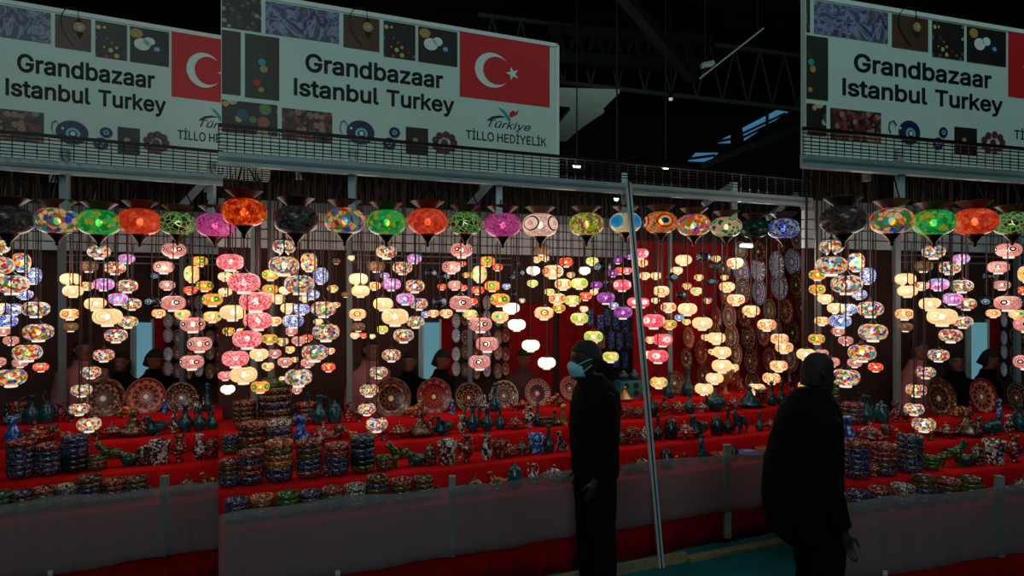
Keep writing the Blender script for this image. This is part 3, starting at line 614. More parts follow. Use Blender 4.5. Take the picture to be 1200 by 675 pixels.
DIRECT = {  # letters made of convex pieces
 'K': (470, [[62, 0, 122, 0, 122, 508, 62, 508], [122, 190, 122, 268, 368, 508, 446, 508], [208, 276, 256, 322, 458, 0, 386, 0]]),
 'k': (385, [[55, 0, 111, 0, 111, 508, 55, 508], [111, 128, 111, 200, 290, 380, 360, 380], [160, 192, 200, 236, 370, 0, 300, 0]]),
 'D': (490, [[62, 0, 122, 0, 122, 508, 62, 508], [122, 0, 205, 0, 205, 54, 122, 54], [122, 454, 205, 454, 205, 508, 122, 508]])}
for i_ in range(16):
    a0_, a1_ = -PI/2+PI*i_/16, -PI/2+PI*(i_+1)/16; q_ = []
    for a_, rx_, rz_ in ((a0_, 240, 254), (a1_, 240, 254), (a1_, 180, 200), (a0_, 180, 200)): q_ += [205+rx_*math.cos(a_), 254+rz_*math.sin(a_)]
    DIRECT['D'][1].append(q_)
def text_mesh(body, x0, x1, zb, cap, y, bold=0.0, shear=0):
    cu = bpy.data.curves.new('t', 'CURVE'); cu.dimensions = '2D'; cu.fill_mode = 'BOTH'; pen = 0; strokes = []; direct = []
    for ch in body:
        if ch == ' ': pen += 200; continue
        if ch in DIRECT:
            adv, cons = DIRECT[ch]
            for c in cons:
                q = [Vector(((pen+c[k])/1000+shear*c[k+1]/1000, c[k+1]/1000, 0)) for k in range(0, len(c), 2)]; direct.append(q); strokes.append(q)
            pen += adv; continue
        adv, cons = GLYPHS['u' if ch == 'ü' else 'i' if ch == 'i' else ch]
        if ch == 'ü': cons = cons+[[150, 420, 210, 420, 210, 480, 150, 480], [260, 420, 320, 420, 320, 480, 260, 480]]
        for c in cons:
            n = len(c)//2; sp = cu.splines.new('POLY'); sp.points.add(n-1); sp.use_cyclic_u = True
            for k in range(n):
                X, Z = (pen+c[2*k])/1000, c[2*k+1]/1000; sp.points[k].co = (X+shear*Z, Z, 0, 1)
            strokes.append([Vector(p.co[:3]) for p in sp.points])
        pen += adv
    ob = bpy.data.objects.new('t', cu); COL.objects.link(ob)
    dg = bpy.context.evaluated_depsgraph_get(); me = bpy.data.meshes.new_from_object(ob.evaluated_get(dg))
    bpy.data.objects.remove(ob)
    m = bmesh.new(); m.from_mesh(me); bpy.data.meshes.remove(me)
    for q in direct: m.faces.new([m.verts.new(v) for v in q])
    for q in strokes if bold else ():
        for p0, p1 in zip(q, q[1:]+q[:1]):
            d_ = (p1-p0)
            if d_.length < 1e-6: continue
            d_ = d_.normalized()*bold; nrm = Vector((-d_.y, d_.x, 0)); d_ *= .45
            m.faces.new([m.verts.new(v) for v in (p0-nrm-d_, p1-nrm+d_, p1+nrm+d_, p0+nrm-d_)])
    xs_ = [v.co.x for v in m.verts]; a, b = min(xs_), max(xs_)
    kx = (x1-x0)/(b-a); kz = cap/.53
    for v in m.verts: v.co = Vector((x0+(v.co.x-a)*kx, -y, zb+v.co.y*kz))
    return m
def build_banner(st, lo, hi):
    B = Ban(st); root = empty('stall_banner', B.o); root.rotation_euler = (0, 0, B.ang)
    tag(root, 'white Grandbazaar Istanbul Turkey banner with photographs and red flag above the ' + st.name, 'banner')
    zb = 2.93; zt = B.z(602, 45.5)
    def put(name, m, mat, par=None, label=None):
        o = bm_obj(name, m, mat, par or root, False, loc=(0, 0, 0))
        if label: o['label'] = label
        return o
    m = bmesh.new(); cuboid(m, B.x(lo), B.x(hi), -.015, .03, zb, zt); put('vinyl_panel', m, M['vinyl'])
    m = bmesh.new(); cuboid(m, B.x(lo), B.x(hi), -.022, .035, zt-.018, zt+.012); cuboid(m, B.x(hi)-.015, B.x(hi)+.015, -.022, .035, zb, zt)
    cuboid(m, B.x(lo), B.x(hi), -.022, .035, zb-.02, zb+.01); put('edge_frame', m, M['vinylframe'])
    for kx in (.2, .75):
        xx = B.x(lo)+(B.x(hi)-B.x(lo))*kx; m = bmesh.new(); cuboid(m, xx-.02, xx+.02, .035, .075, 2.8, zt-.1); put('rear_strut', m, M['aludark'])
    def photo(px0, px1, yt, yb, mat, label):
        a, b = clipr(px0, px1, lo+1, hi)
        if b-a < 3: return None
        zt_, zb_ = B.z(px0, yt), B.z(px0, yb); zt_ = min(zt_, zt-.03)
        m = bmesh.new(); cuboid(m, B.x(a), B.x(b), -.019, -.015, zb_, zt_); return put('printed_photo', m, mat, label=label)
    def disc(par, px, py, rpx, mat, y=.021, name='printed_lamp', ax=1.0):
        if not lo < px < hi or par is None: return None
        c = B.pt(px, py); r = rpx*depth(px, BD)/F; m = bmesh.new(); plate(m, circ(c, r, 20, ax*1.05), y-.003, y); return put(name, m, mat, par)
    photo(250, 306, -25, 31, PH['crowd'], 'printed photo of many small colourful wares')
    photo(311, 397, -14, 40, PH['textile'], 'printed photo of blue and purple pottery')
    p3 = photo(402, 444, 4, 56, M['print_brown'], 'printed photo of a swan neck lamp')
    photo(449, 486, 14, 67, PH['dots'], 'printed photo of many glowing lamps')
    p5 = photo(489.5, 535, 24, 73, M['print_dark'], 'printed photo of four mosaic lamps')
    photo(248, 282, 34, 109, M['print_maroon'], 'dark brown printed photo')
    q2 = photo(287, 327, 40, 114.5, M['print_green'], 'printed photo of a lamp cluster on dark green')
    photo(248, 325, 116, 154, PH['plates'], 'printed photo of painted bowls')
    photo(330, 389, 127, 164, PH['mosaic'], 'printed photo of red brown ceramics')
    s1 = photo(475, 501, 149, 180, M['print_dark'], 'small dark printed photo')
    if p3:
        m = bmesh.new(); arm = smoothpts([(424, 55), (416, 45), (409, 30), (411, 16), (420, 10), (428, 14), (430, 24)], 4)
        for a, b in zip(arm, arm[1:]):
            (x0, z0), (x1, z1) = B.pt(a[0], a[1]), B.pt(b[0], b[1]); box(m, (x0, -.021, z0), (x1, -.021, z1), .004, .01, (0, 1, 0))
        plate(m, [B.pt(x, y) for x, y in ((430, 22), (434, 28), (426, 27))], .019, .023); plate(m, [B.pt(x, y) for x, y in ((426, 38), (435, 40), (431, 47))], .019, .023)
        put('printed_lamp', m, M['black'], p3); disc(p3, 430.5, 33, 5.5, M['inkbrass'], .023); disc(p3, 431, 33.5, 2, M['inksky'], .025)
    if p5:
        for x, y, r, c in ((497, 40, 5.5, 'inkbrass'), (504, 53, 7, 'inkwhite'), (512, 50, 5, 'inkwhite'), (521, 59, 6, 'inkblue'), (521, 59, 2.5, 'inksky')): disc(p5, x, y, r, M[c], .021 if r > 3 else .023, ax=1.15)
    if q2:
        for x, y, r, c in ((307, 74, 4, 'inkturq'), (309, 82, 4, 'inkbrass'), (306, 66, 3, 'print_brown'), (301, 98, 4, 'flagred'), (306, 106, 3, 'inkbrass')): disc(q2, x, y, r, M[c])
    if s1: disc(s1, 486, 165, 3, M['inkbrass'])
    # evil eye beads
    if lo < 422 < hi:
        e = disc(root, 422, 156, 14, M['inkblue'], .021, 'eye_bead', 1.1); disc(e, 423, 157.5, 6.8, M['inksky'], .023, 'iris'); disc(e, 423, 157.5, 4, M['inkblue'], .025, 'iris'); disc(e, 423, 157.5, 2.4, M['inkwhite'], .027, 'pupil'); disc(e, 411, 151, 1.4, M['inkwhite'], .023, 'dot')
        m = bmesh.new(); cp = [B.pt(x, y) for x, y in ((407, 148), (403, 142), (399, 144), (398, 151), (400, 157))]
        for (x0, z0), (x1, z1) in zip(cp, cp[1:]): box(m, (x0, -.02, z0), (x1, -.02, z1), .004, .008, (0, 1, 0))
        put('bead_cord', m, M['inkblue'], e)
        for x, y, r in ((461.7, 156, 6.2), (455.5, 169, 7.2)):
            e = disc(root, x, y, r, M['inkblue'], .021, 'eye_bead'); disc(e, x, y, r*.45, M['inksky'], .023, 'iris'); disc(e, x, y, r*.2, M['inkblue'], .025, 'pupil')
        for i in range(10):
            a = 2*PI*i/9; rr = 0 if i == 9 else 9.5; disc(root, 520+rr*1.15*math.cos(a), 168+rr*math.sin(a), 4.2, M['inkbead'], .020, 'bead_cluster')
    # lettering
    def word(body, px0, px1, pyb, cappx, mat, bold=.0, shear=0, name='lettering'):
        if px0 < lo-2 or px1 > hi+30: return
        x0, x1 = B.x(px0), B.x(px1); zbb = B.z(px0, pyb); cap = cappx*depth(px0, BD)/F
        put(name, text_mesh(body, x0, x1, zbb, cap, .0165, bold, shear), mat)
    def line(words, px0, px1, pyb, cappx, mat, bold, shear=0):
        tot = words.replace('  ', ' ')
        ws = [w_ for w_ in words.split(' ') if w_]; gap = 200; adv = [sum((DIRECT.get(c) or GLYPHS[c])[0] for c in w_) for w_ in ws]; T_ = sum(adv)+gap*(len(ws)-1)
        X0, X1 = B.x(px0), B.x(px1); p = 0
        if px0 < lo-2: return
        zbb = B.z(px0, pyb); cap = cappx*depth(px0, BD)/F
        for w_, a_ in zip(ws, adv):
            put('lettering', text_mesh(w_, X0+(X1-X0)*p/T_, X0+(X1-X0)*(p+a_-40)/T_, zbb, cap, .0165, bold, shear), mat); p += a_+gap
    line('Grandbazaar', 357.5, 520, 83.5, 20.5, M['ink'], .023)
    line('Istanbul Turkey', 344, 533, 111.5, 19.5, M['ink'], .023)
    line('TİLLO HEDİYELİK', 545, 640, 163, 10.5, M['ink'], .013)
    word('Türkiye', 571, 621, 149, 9, M['inkblue'], .008, .35)
    # tulip mark above the script word
    if hi > 640:
        m = bmesh.new(); plate(m, [B.pt(x, y) for x, y in ((596, 133), (600, 130), (603, 132), (607, 129), (605, 135), (599, 138), (596, 137))], .0165, .019); put('tulip_mark', m, M['flagred'])
        m = bmesh.new(); plate(m, [B.pt(x, y) for x, y in ((583, 126), (590, 130), (597, 139), (597, 143), (594, 142), (591, 136))], .0165, .019); put('tulip_leaf', m, M['inkturq'])
        m = bmesh.new(); plate(m, [B.pt(x, y) for x, y in ((570, 141), (576, 137), (585, 136), (592, 138), (584, 138.5), (577, 140), (571, 142.5))], .0165, .019); put('swash', m, M['inkblue'])
        # flag
        xf0, xf1 = B.x(538), B.x(643); z1 = B.z(538, 35.5); z0 = B.z(538, 113.5)
        m = bmesh.new(); cuboid(m, xf0, xf1, -.019, -.015, z0, z1); fl = put('flag', m, M['flagred'], label='red flag with white crescent and star')
        h = z1-z0; zc = B.z(577, 83.5); asp = (B.x(605)-B.x(549))/(56*depth(577, BD)/F)
        c1 = (B.x(576), zc); ro = 20.3*depth(577, BD)/F; c2 = (B.x(581.3), zc); ri = 16.3*depth(577, BD)/F
        dx = (c2[0]-c1[0])/asp; aa = math.acos((ro*ro+dx*dx-ri*ri)/(2*ro*dx)); bb = math.acos((dx*dx+ri*ri-ro*ro)/(2*ri*dx)); bb = PI-bb
        n = 30; out = [(c1[0]+asp*ro*math.cos(aa+(2*PI-2*aa)*i/n), zc+ro*math.sin(aa+(2*PI-2*aa)*i/n)) for i in range(n+1)]
        inn = [(c2[0]+asp*ri*math.cos(bb+(2*PI-2*bb)*i/n), zc+ri*math.sin(bb+(2*PI-2*bb)*i/n)) for i in range(n+1)]
        m = bmesh.new()
        vo = [m.verts.new((x, -.022, z)) for x, z in out]; vi = [m.verts.new((x, -.022, z)) for x, z in inn]
        for i in range(n): m.faces.new((vo[i], vo[i+1], vi[i+1], vi[i]))
        put('crescent', m, M['inkwhite'], fl)
        m = bmesh.new(); sp = B.pt(599.5, 87.3); rs = 8.2*depth(600, BD)/F; pts = []
        for i in range(10):
            a = PI+2*PI*i/10; rr = rs if i % 2 == 0 else rs*.39; pts.append((sp[0]+asp*rr*math.cos(a), sp[1]+rr*math.sin(a)))
        cc = m.verts.new((sp[0], -.022, sp[1])); vv = [m.verts.new((x, -.022, z)) for x, z in pts]
        for i in range(10): m.faces.new((cc, vv[i], vv[(i+1) % 10]))
        put('star', m, M['inkwhite'], fl)
build_banner(MAIN, 259, 652)
build_banner(LEFT, 322, 652)
build_banner(RIGHT, 301, 652)
# ---------------------------------------------------------------- lamps
def globe_prof(n=9, asp=.68):
    pr = [(.30, asp*.97)]
    for i in range(1, n): 
        a = PI*i/n; e = .8
        s, c = math.sin(a), math.cos(a); r = s**.7; pr.append((max(r, .34), asp*math.copysign(abs(c)**.85, c)))
    pr.append((.34, -asp*.97)); return pr
_protos = {}
def lamp_proto(style, tall=False):
    key = (style, tall)
    if key in _protos: return _protos[key]
    asp = 1.12 if tall else .62
    root = empty('mosaic_lamp', (0, 0, -50))
    m = bmesh.new(); lathe(m, globe_prof(11, asp), 24); bm_obj('glass_globe', m, G[style], root, loc=(0, 0, 0))
    m = bmesh.new(); lathe(m, [(.36, asp*.93), (.40, asp*.93+.03), (.24, asp+.10), (.14, asp+.22), (.07, asp+.30), (.05, asp+.42), (0, asp+.42)], 12); bm_obj('cap', m, M['bronze'], root, loc=(0, 0, 0))
    if style != 'dk':
        m = bmesh.new(); lathe(m, [(.36, -asp*.93), (.42, -asp*.95-.02), (.42, -asp-.12), (.34, -asp-.14), (0, -asp-.12)], 14); bm_obj('collar', m, M['collar'], root, loc=(0, 0, 0))
        m = bmesh.new(); lathe(m, [(0, .22), (.13, .16), (.18, 0), (.13, -.16), (0, -.22)], 10); bm_obj('bulb', m, M['bulb'] if style not in ('sm',) else M['collar'], root, loc=(0, 0, 0))
    else:
        m = bmesh.new(); lathe(m, [(.36, -asp*.93), (.3, -asp-.08), (.08, -asp-.2), (.05, -asp-.4), (0, -asp-.5)], 12); bm_obj('finial', m, M['darkmetal'], root, loc=(0, 0, 0))
    m = bmesh.new(); cuboid(m, -.022, .022, -.022, .022, 0, 1); c = bm_obj('cord', m, M['cord'], root, False, loc=(0, 0, asp+.40))
    _protos[key] = root; return root
LAMPS = '''270,307,30,pk;264,324,16,cr;276,320,8,ev;286,331,36,pk;317,322,19,am;316.6,339,18,am;333,289,26,mm;333,311,34,mm;362,307,19,yt,1;376,323,17,bl,1;351,333,34,mm
334,340,14,cr;264,342,15,cr;390,338,13,yt;420,327,22,cr;422.5,341,21,cr;299.5,353,36,pk;326,350,17,cr;366,345,17,bl;357,350,12,cr;272.6,366,28,cr;338.6,361,19,cr;353,362,20,bl
379,362,28,mm;394,357,10,yt;302,375.5,32,pk;322,376,16,ev;343.5,376,24,bl;341,388,15,pw;373,377,11,cr;382,389,31,mm;419,368,20,ev;420,383,16,sm;416,393,11,cr;268,388,14,am;283,388,11,cr
290,397,33,pk;316,397,18,am;331,400,14,tq;360,396,13,rd;350,399,16,pw;276,420,30,pk;303.6,415,21,cr;322,414,15,pw;339.5,409.5,12,tq;334,424,17,pw;346,421,9,tq;360.6,425,16,pw;369,413,30,mm
387,411,11,ev;385,430,16,rd;264,440,16,pk;285.6,439,30,cr;314,429,14,tq;305,453,21,am;267,456,16,wh;332,444,10,tq;350,442,31,mm;325,454,13,tq;348,457,12,pw
458.7,416,22,mm;443.5,436,21,mm;432.6,457,22,mm;430,479,21,mm;441.5,497,25,mm;473,393,24,mm;453,295,24,mm;441,312,20,sm;485.6,303,17,pb;471.7,313.6,23,mm;458.7,333,22,pb;486,335,23,mm
439,335,15,ev;451,323,11,pb;475,350,21,pb;491,356,21,mm;449,356,23,cr;463,371,31,cr;487,377,21,mm;499,368,11,bl;508,367,13,ev;424,368,11,rd;448,386,14,cg;436,394,8,cr;426,393,9,rd
505,320,14,dk;520,324,16,dk;515,354,17,dk;529,313,22,pw;542,309,9,rd;533,334,17,pw;518,336,11,rd;543,337,10,rd;541,293,26,pw;540,355,27,pw;523,367,15,ev;551,368,17,tq;563,380,27,pw
554,353,12,rd;560,340,15,rd;571,306,18,am;583,313,13,rd;562,321,17,tq,1;554,322,10,am;577,335,19,am;586,351,23,am;586,371,20,tq;571,403,27,pw;562,424,26,pw;593.5,335.5,10,bl
625,317,16,wh;629,304,11,ev;639,303,10,ev;648,318,24,ev;663.5,307,17,rd;624,332,13,cg;660,333,20,ev;679,332,20,cg;694,306,15,cg;685,317,14,wh;644,342,12,cg;653,350,20,ev;671,352,19,cg
686,347,15,rd;599,361,20,wh;637.5,366.6,23,ev;655,361,15,am;684,362,11,cr;679,373,21,cg;605.6,380.5,21,wh;695.5,394.5,22,cg;724,305,12,pu;718,320,13,pu;727,317,13,rd;735,317,12,rw;729,334,21,rw
710,349,21,pu;699,334,14,pu;730,366,22,pu;719,358,12,bl;744,354,18,rw;706,313,20,dk;694,315,13,dk;712,331,11,dk;608,320,13,dk;599,325,12,dk;605,309,9,dk;696,342,10,cr;622,404.6,21,wh;640.7,425,21,wh;715.6,418,19,cg
635,293,19,sm;750.6,297,19,rw;753,308,13,ev;755.5,323,13,ev;801,304.5,19,cr;793,317,14,cr;769,323,13,cr;775,341,19,ev;752,354.5,18,rw;783.4,360,18,ev;766,376,26,rw;784.5,380,17,am;805.6,362,22,cr
796,372,11,bl;804.6,377,10,tq;823,378.6,23,cr;816,341,14,tq;819,325,11,tq;788,325,14,dk;798,346,12,dk;824,301.5,17,dk;837,312,13,dk;835,330,13,dk;839,303,11,tq;849,325,9,dr;861.5,308,19,dr;852,336,18,dr
862.4,351,20,dr;880,364,20,dr;898.5,380.5,21,dr;913.5,397,20,dr;919,407,20,dr;776.7,398,23,rw;762,398,12,ev;771,417,24,rw;757,415,13,cr;839.3,396,21,cr;827,395,11,ev;846,412.5,21,cr;835,412,10,tq
846,428.5,23,cr;859,430.5,14,tq;837.4,443,20,cr;825,455.5,21,cr;772,448,20,tq;912.5,428.5,20,dr;904,443,20,dr;886.5,455.5,20,dr;805,335,11,yt;829,352,10,yt;768,352,10,cr;737,300,10,pu;602,345,8,dk
612,352,8,yt;669,322,10,ev;546,322,9,am;405,345,10,sm;412,302,9,cr;394,306,10,sm'''
lamps = []
for row in LAMPS.replace('\n', ';').split(';'):
    f = row.split(','); lamps.append((float(f[0]), float(f[1]), float(f[2]), f[3], len(f) > 4))
SN = {'pk': 'pink crackle', 'mm': 'many-coloured chip mosaic', 'cr': 'cream ringed', 'ev': 'cream eye-patterned', 'am': 'amber', 'bl': 'blue mosaic', 'pb': 'lilac and sky blue',
      'pw': 'rose pink black-ringed', 'wh': 'plain white', 'cg': 'cream green-dotted', 'rd': 'red', 'rw': 'crimson white-eyed', 'pu': 'purple', 'yt': 'yellow and turquoise patchwork',
      'sm': 'dim brown', 'dr': 'cream red-spotted', 'tq': 'turquoise-eyed', 'dk': 'unlit black eye'}
ROW = [(286, 249, 50, 'R0', 'orange-red'), (347, 258, 51, 'R1', 'smoky grey'), (404, 259, 47, 'R2', 'cream mosaic'), (453, 261, 46, 'R3', 'bright green'), (501, 260, 47, 'R4', 'plain red-orange'),
       (545, 262, 41, 'R5', 'leaf green'), (589, 264, 43, 'R6', 'magenta'), (633, 264, 42, 'R7', 'blush pink'), (687, 263, 41, 'R8', 'lime green'), (733, 261, 37, 'R9', 'sky blue'),
       (774, 261, 39, 'R10', 'orange eye'), (813, 264, 39, 'R11', 'rainbow patchwork'), (851, 266, 36, 'R12', 'teal petal'), (884, 268, 33, 'R13', 'dark bottle-green'), (918, 268, 36, 'R14', 'cobalt blue')]
def lantern(st, px, py, w, style, name):
    d = .22; Y = depth(px, d); r = w*Y/F/2; c = PP(st, px, py, d)
    root = empty('hanging_lantern', c)
    tag(root, name + ' glass lantern in the top row under the front beam of the ' + st.name, 'lantern', 'large lanterns along the front beam')
    m = bmesh.new(); asp = .66; pr = [(.42, asp*.95)]
    for i in range(1, 12):
        a = PI*i/12; pr.append((max(math.sin(a)**.75, .36), asp*math.copysign(abs(math.cos(a))**.95, math.cos(a))))
    pr.append((.36, -asp*.97)); pr = [(a*r, b*r) for a, b in pr]
    lathe(m, pr, 28, c); g = bm_obj('glass_globe', m, G[style], root)
    # patterns are drawn for a unit globe: keep object space unit sized
    for v in g.data.vertices: v.co /= r
    g.scale = (r, r, r)
    m = bmesh.new(); lathe(m, [(.40*r, .62*r), (.44*r, .70*r), (.62*r, .84*r), (.80*r, .98*r), (.86*r, 1.02*r), (.80*r, 1.04*r), (.5*r, .92*r), (0, .86*r)], 24, c, 8, .04)
    crown = bm_obj('crown', m, M['copper'], root)
    m = bmesh.new(); lathe(m, [(.38*r, -.60*r), (.42*r, -.66*r), (.30*r, -.78*r), (.13*r, -.98*r), (.08*r, -1.1*r), (.11*r, -1.18*r), (0, -1.28*r)], 16, c); bm_obj('finial', m, M['bronze'], root)
    if style not in ('R1', 'R13'):
        m = bmesh.new(); lathe(m, [(0, .2*r), (.12*r, .14*r), (.16*r, 0), (.12*r, -.14*r), (0, -.2*r)], 10, c); bm_obj('bulb', m, M['bulbdim'], root)
    top = c + Vector((0, 0, 2.862-c.z)); hook = c + Vector((0, 0, min(2.9*r, 2.862-c.z-.03)))
    for k in range(3):
        a = 2*PI*k/3+.4; e = c+Vector((.82*r*math.cos(a), .82*r*math.sin(a), 1.0*r)); m = bmesh.new(); tube(m, [e, e.lerp(hook, .5)+Vector((0, 0, -.01)), hook], .005, 5); bm_obj('chain', m, M['darkmetal'], root)
    m = bmesh.new(); tube(m, [hook-Vector((0, 0, .01)), top], .008, 6); bm_obj('hook', m, M['darkmetal'], root)
placed = []
def stall_lamps(st):
    rowx = [(px, n) for px, py, w, s, n in ROW if st.a < px < st.b]
    todo = []
    for (px, py, w, s, tall) in lamps:
        if not st.a+3 < px < st.b-3: continue
        if st is LEFT and not px < 595: continue
        if st is not MAIN and w < 15: continue
        todo.append((px, py, w, s, tall))
    mine = []
    for (px, py, w, s, tall) in sorted(todo, key=lambda t: -t[2]):
        rnd = random.Random(int(px*7+py*13)); d0 = .42+(34-w)/26*1.1+rnd.uniform(-.1, .1); d0 = max(.48, min(1.62, d0))
        best = None
        for tr in range(60):
            d = d0+((tr+1)//2)*.035*(1 if tr % 2 else -1)
            if not .45 <= d <= 1.68: continue
            c = PP(st, px, py, d); r = w*depth(px, d)/F/2; ok = True
            for (c2, r2, t2) in mine:
                dxy = math.hypot(c.x-c2.x, c.y-c2.y); dz = abs(c.z-c2.z)
                if dxy < (r+r2)*1.0 and dz < (r*(1.2 if tall else .95)+r2*(1.2 if t2 else .95)): ok = False; break
                # cord clearance
                lo_r = r2 if c2.z > c.z else r
                if dxy < lo_r*1.0 and tr < 40: ok = False; break
            if ok: best = (c, r, d); break
        if best is None: c = PP(st, px, py, d0); best = (c, w*depth(px, d0)/F/2, d0)
        c, r, d = best; mine.append((c, r, tall))
        p = lamp_proto(s, tall); o = copy_tree(p); o.location = c; o.scale = (r, r, r); o.rotation_euler = (0, 0, random.Random(int(px*3+py)).uniform(0, 6))
        o['category'] = 'lamp'; o['group'] = 'small hanging lamps of the ' + st.name
        asp = 1.12 if tall else .62
        for ch in o.children:
            if ch.name.startswith('cord'): ch.scale = (.0034/(.022*r),)*2 + ((2.868-c.z)/r-(asp+.40),)
        anchor = min(rowx, key=lambda t: abs(t[0]-px))[1]
        placed.append((o, st, s, anchor, px, py, w))
for st in STALLS:
    for px, py, w, s, n in ROW:
        if st.a+8 < px < st.b-8: lantern(st, px, py, w, s, n)
    stall_lamps(st)
bykey = {}
for rec in placed: bykey.setdefault((rec[1].name, rec[2], rec[3]), []).append(rec)
for (sn, s, anchor), recs in bykey.items():
    recs.sort(key=lambda t: t[5])
    for i, rec in enumerate(recs):
        if len(recs) == 1: rank = 'only one'
        elif i == 0: rank = 'topmost'
        elif i == len(recs)-1: rank = 'lowest'
        else: rank = ORD[i+1] + ' highest'
        rec[0]['label'] = '%s lamp, %s below the %s lantern in the %s' % (SN[s], rank, anchor, sn)
for p in _protos.values():
    def kill(o):
        for ch in list(o.children): kill(ch)
        bpy.data.objects.remove(o)
    kill(p)
# small bright strip lamp among the right-hand lanterns
c = PP(MAIN, 874, 288, .9); root = empty('strip_light', c); tag(root, 'small cool white strip light hanging below the bottle-green lantern', 'light')
m = bmesh.new(); a_ = PP(MAIN, 868, 288, .9); b2 = PP(MAIN, 881, 288.5, .9); tube(m, [a_, b2], .014, 8); bm_obj('tube', m, emit('strip_glow', '#d8fbff', 6), root)
m = bmesh.new(); box(m, a_+Vector((0, 0, .022)), b2+Vector((0, 0, .022)), .04, .012); bm_obj('reflector', m, M['alu'], root, False)
m = bmesh.new(); tube(m, [c+Vector((0, 0, .028)), (c.x, c.y, 2.868)], .004, 5); bm_obj('cord', m, M['cord'], root)
# ---------------------------------------------------------------- ceramics (unit-high prototypes)
def skinmesh(name, pts, edges, mat, parent, sub=1):
    me = bpy.data.meshes.new(name); me.from_pydata([p[:3] for p in pts], edges, []); ob = bpy.data.objects.new(name, me); COL.objects.link(ob)
    md = ob.modifiers.new('s', 'SKIN'); md.use_smooth_shade = True
    for i, p in enumerate(pts):
        r = p[3]; sv = me.skin_vertices[0].data[i]; sv.radius = (r, r) if not isinstance(r, tuple) else r
    me.skin_vertices[0].data[0].use_root = True
    if sub: ob.modifiers.new('u', 'SUBSURF').levels = sub
    dg = bpy.context.evaluated_depsgraph_get(); m2 = bpy.data.meshes.new_from_object(ob.evaluated_get(dg)); bpy.data.objects.remove(ob)
    m2.name = name
    if mat is None: return m2
    m2.materials.clear(); m2.materials.append(mat)
    for p in m2.polygons: p.use_smooth = True
    o = bpy.data.objects.new(name, m2); COL.objects.link(o); o.parent = parent; return o
Z0 = (0, 0, 0)
def part(root, name, mat, fn):
    m = bmesh.new(); fn(m); return bm_obj(name, m, mat, root, loc=Z0)
def c_bottle(r, mat):
    part(r, 'body', mat, lambda m: lathe(m, [(0, 0), (.13, 0), (.15, .03), (.20, .12), (.21, .22), (.17, .34), (.09, .44), (.06, .58), (.055, .74), (.075, .80), (.05, .84)], 18))
    part(r, 'stopper', mat, lambda m: lathe(m, [(.05, .84), (.08, .86), (.09, .91), (.05, .96), (0, 1.0)], 12))
def c_pitcher(r, mat):
    part(r, 'body', mat, lambda m: lathe(m, [(0, 0), (.13, 0), (.12, .04), (.2, .14), (.24, .28), (.2, .42), (.09, .54), (.07, .70), (.09, .84), (.13, .90), (.10, .89), (.05, .7), (0, .7)], 18))
    part(r, 'handle', mat, lambda m: tube(m, smoothpts([(.09, 0, .82), (.22, 0, .84), (.32, 0, .70), (.30, 0, .5), (.20, 0, .36)]), .022, 6))
    part(r, 'spout', mat, lambda m: tube(m, smoothpts([(-.18, 0, .26), (-.30, 0, .42), (-.32, 0, .62), (-.28, 0, .82), (-.36, 0, 1.0)]), [.055]*5+[.04]*5+[.03]*7, 7))
def c_teapot(r, mat):
    part(r, 'body', mat, lambda m: lathe(m, [(0, 0), (.2, 0), (.22, .05), (.40, .18), (.46, .36), (.38, .54), (.2, .64), (.18, .66)], 20))
    part(r, 'lid', mat, lambda m: lathe(m, [(.24, .63), (.2, .72), (.08, .80), (.04, .86), (.08, .92), (0, 1.0)], 14))
    part(r, 'spout', mat, lambda m: tube(m, smoothpts([(-.38, 0, .30), (-.58, 0, .38), (-.66, 0, .58), (-.78, 0, .74)]), [.09]*4+[.06]*5+[.045]*4, 7))
    part(r, 'handle', mat, lambda m: tube(m, smoothpts([(.36, 0, .52), (.6, 0, .60), (.70, 0, .40), (.58, 0, .2), (.40, 0, .2)]), .04, 6))
def c_jar(r, mat):
    part(r, 'body', mat, lambda m: lathe(m, [(0, 0), (.26, 0), (.28, .04), (.31, .3), (.29, .62), (.22, .70), (.22, .73)], 18, fl=9, fa=.03))
    part(r, 'lid', mat, lambda m: lathe(m, [(.26, .72), (.24, .78), (.12, .85), (.05, .90), (.07, .95), (0, 1.0)], 14))
def c_urn(r, mat):
    part(r, 'body', mat, lambda m: lathe(m, [(0, 0), (.18, 0), (.17, .04), (.08, .10), (.12, .16), (.27, .34), (.29, .5), (.20, .66), (.11, .76), (.12, .86), (.20, .98), (.17, 1.0), (.09, .86)], 18))
    for s in (-1, 1): part(r, 'handle', mat, lambda m: tube(m, smoothpts([(s*.12, 0, .84), (s*.27, 0, .84), (s*.34, 0, .70), (s*.26, 0, .56)]), .025, 6))
def c_mug(r, mat):
    part(r, 'body', mat, lambda m: lathe(m, [(0, 0), (.36, 0), (.38, .04), (.36, .3), (.40, .7), (.45, 1.0), (.41, .98), (.36, .6), (.30, .1), (0, .1)], 20))
    part(r, 'handle', mat, lambda m: tube(m, smoothpts([(.40, 0, .8), (.62, 0, .8), (.68, 0, .5), (.58, 0, .25), (.36, 0, .2)]), .05, 6))
def c_vase(r, mat):
    part(r, 'body', mat, lambda m: lathe(m, [(0, 0), (.16, 0), (.14, .05), (.22, .22), (.25, .38), (.18, .58), (.10, .72), (.11, .84), (.22, 1.0), (.19, .99), (.07, .8), (0, .78)], 18))
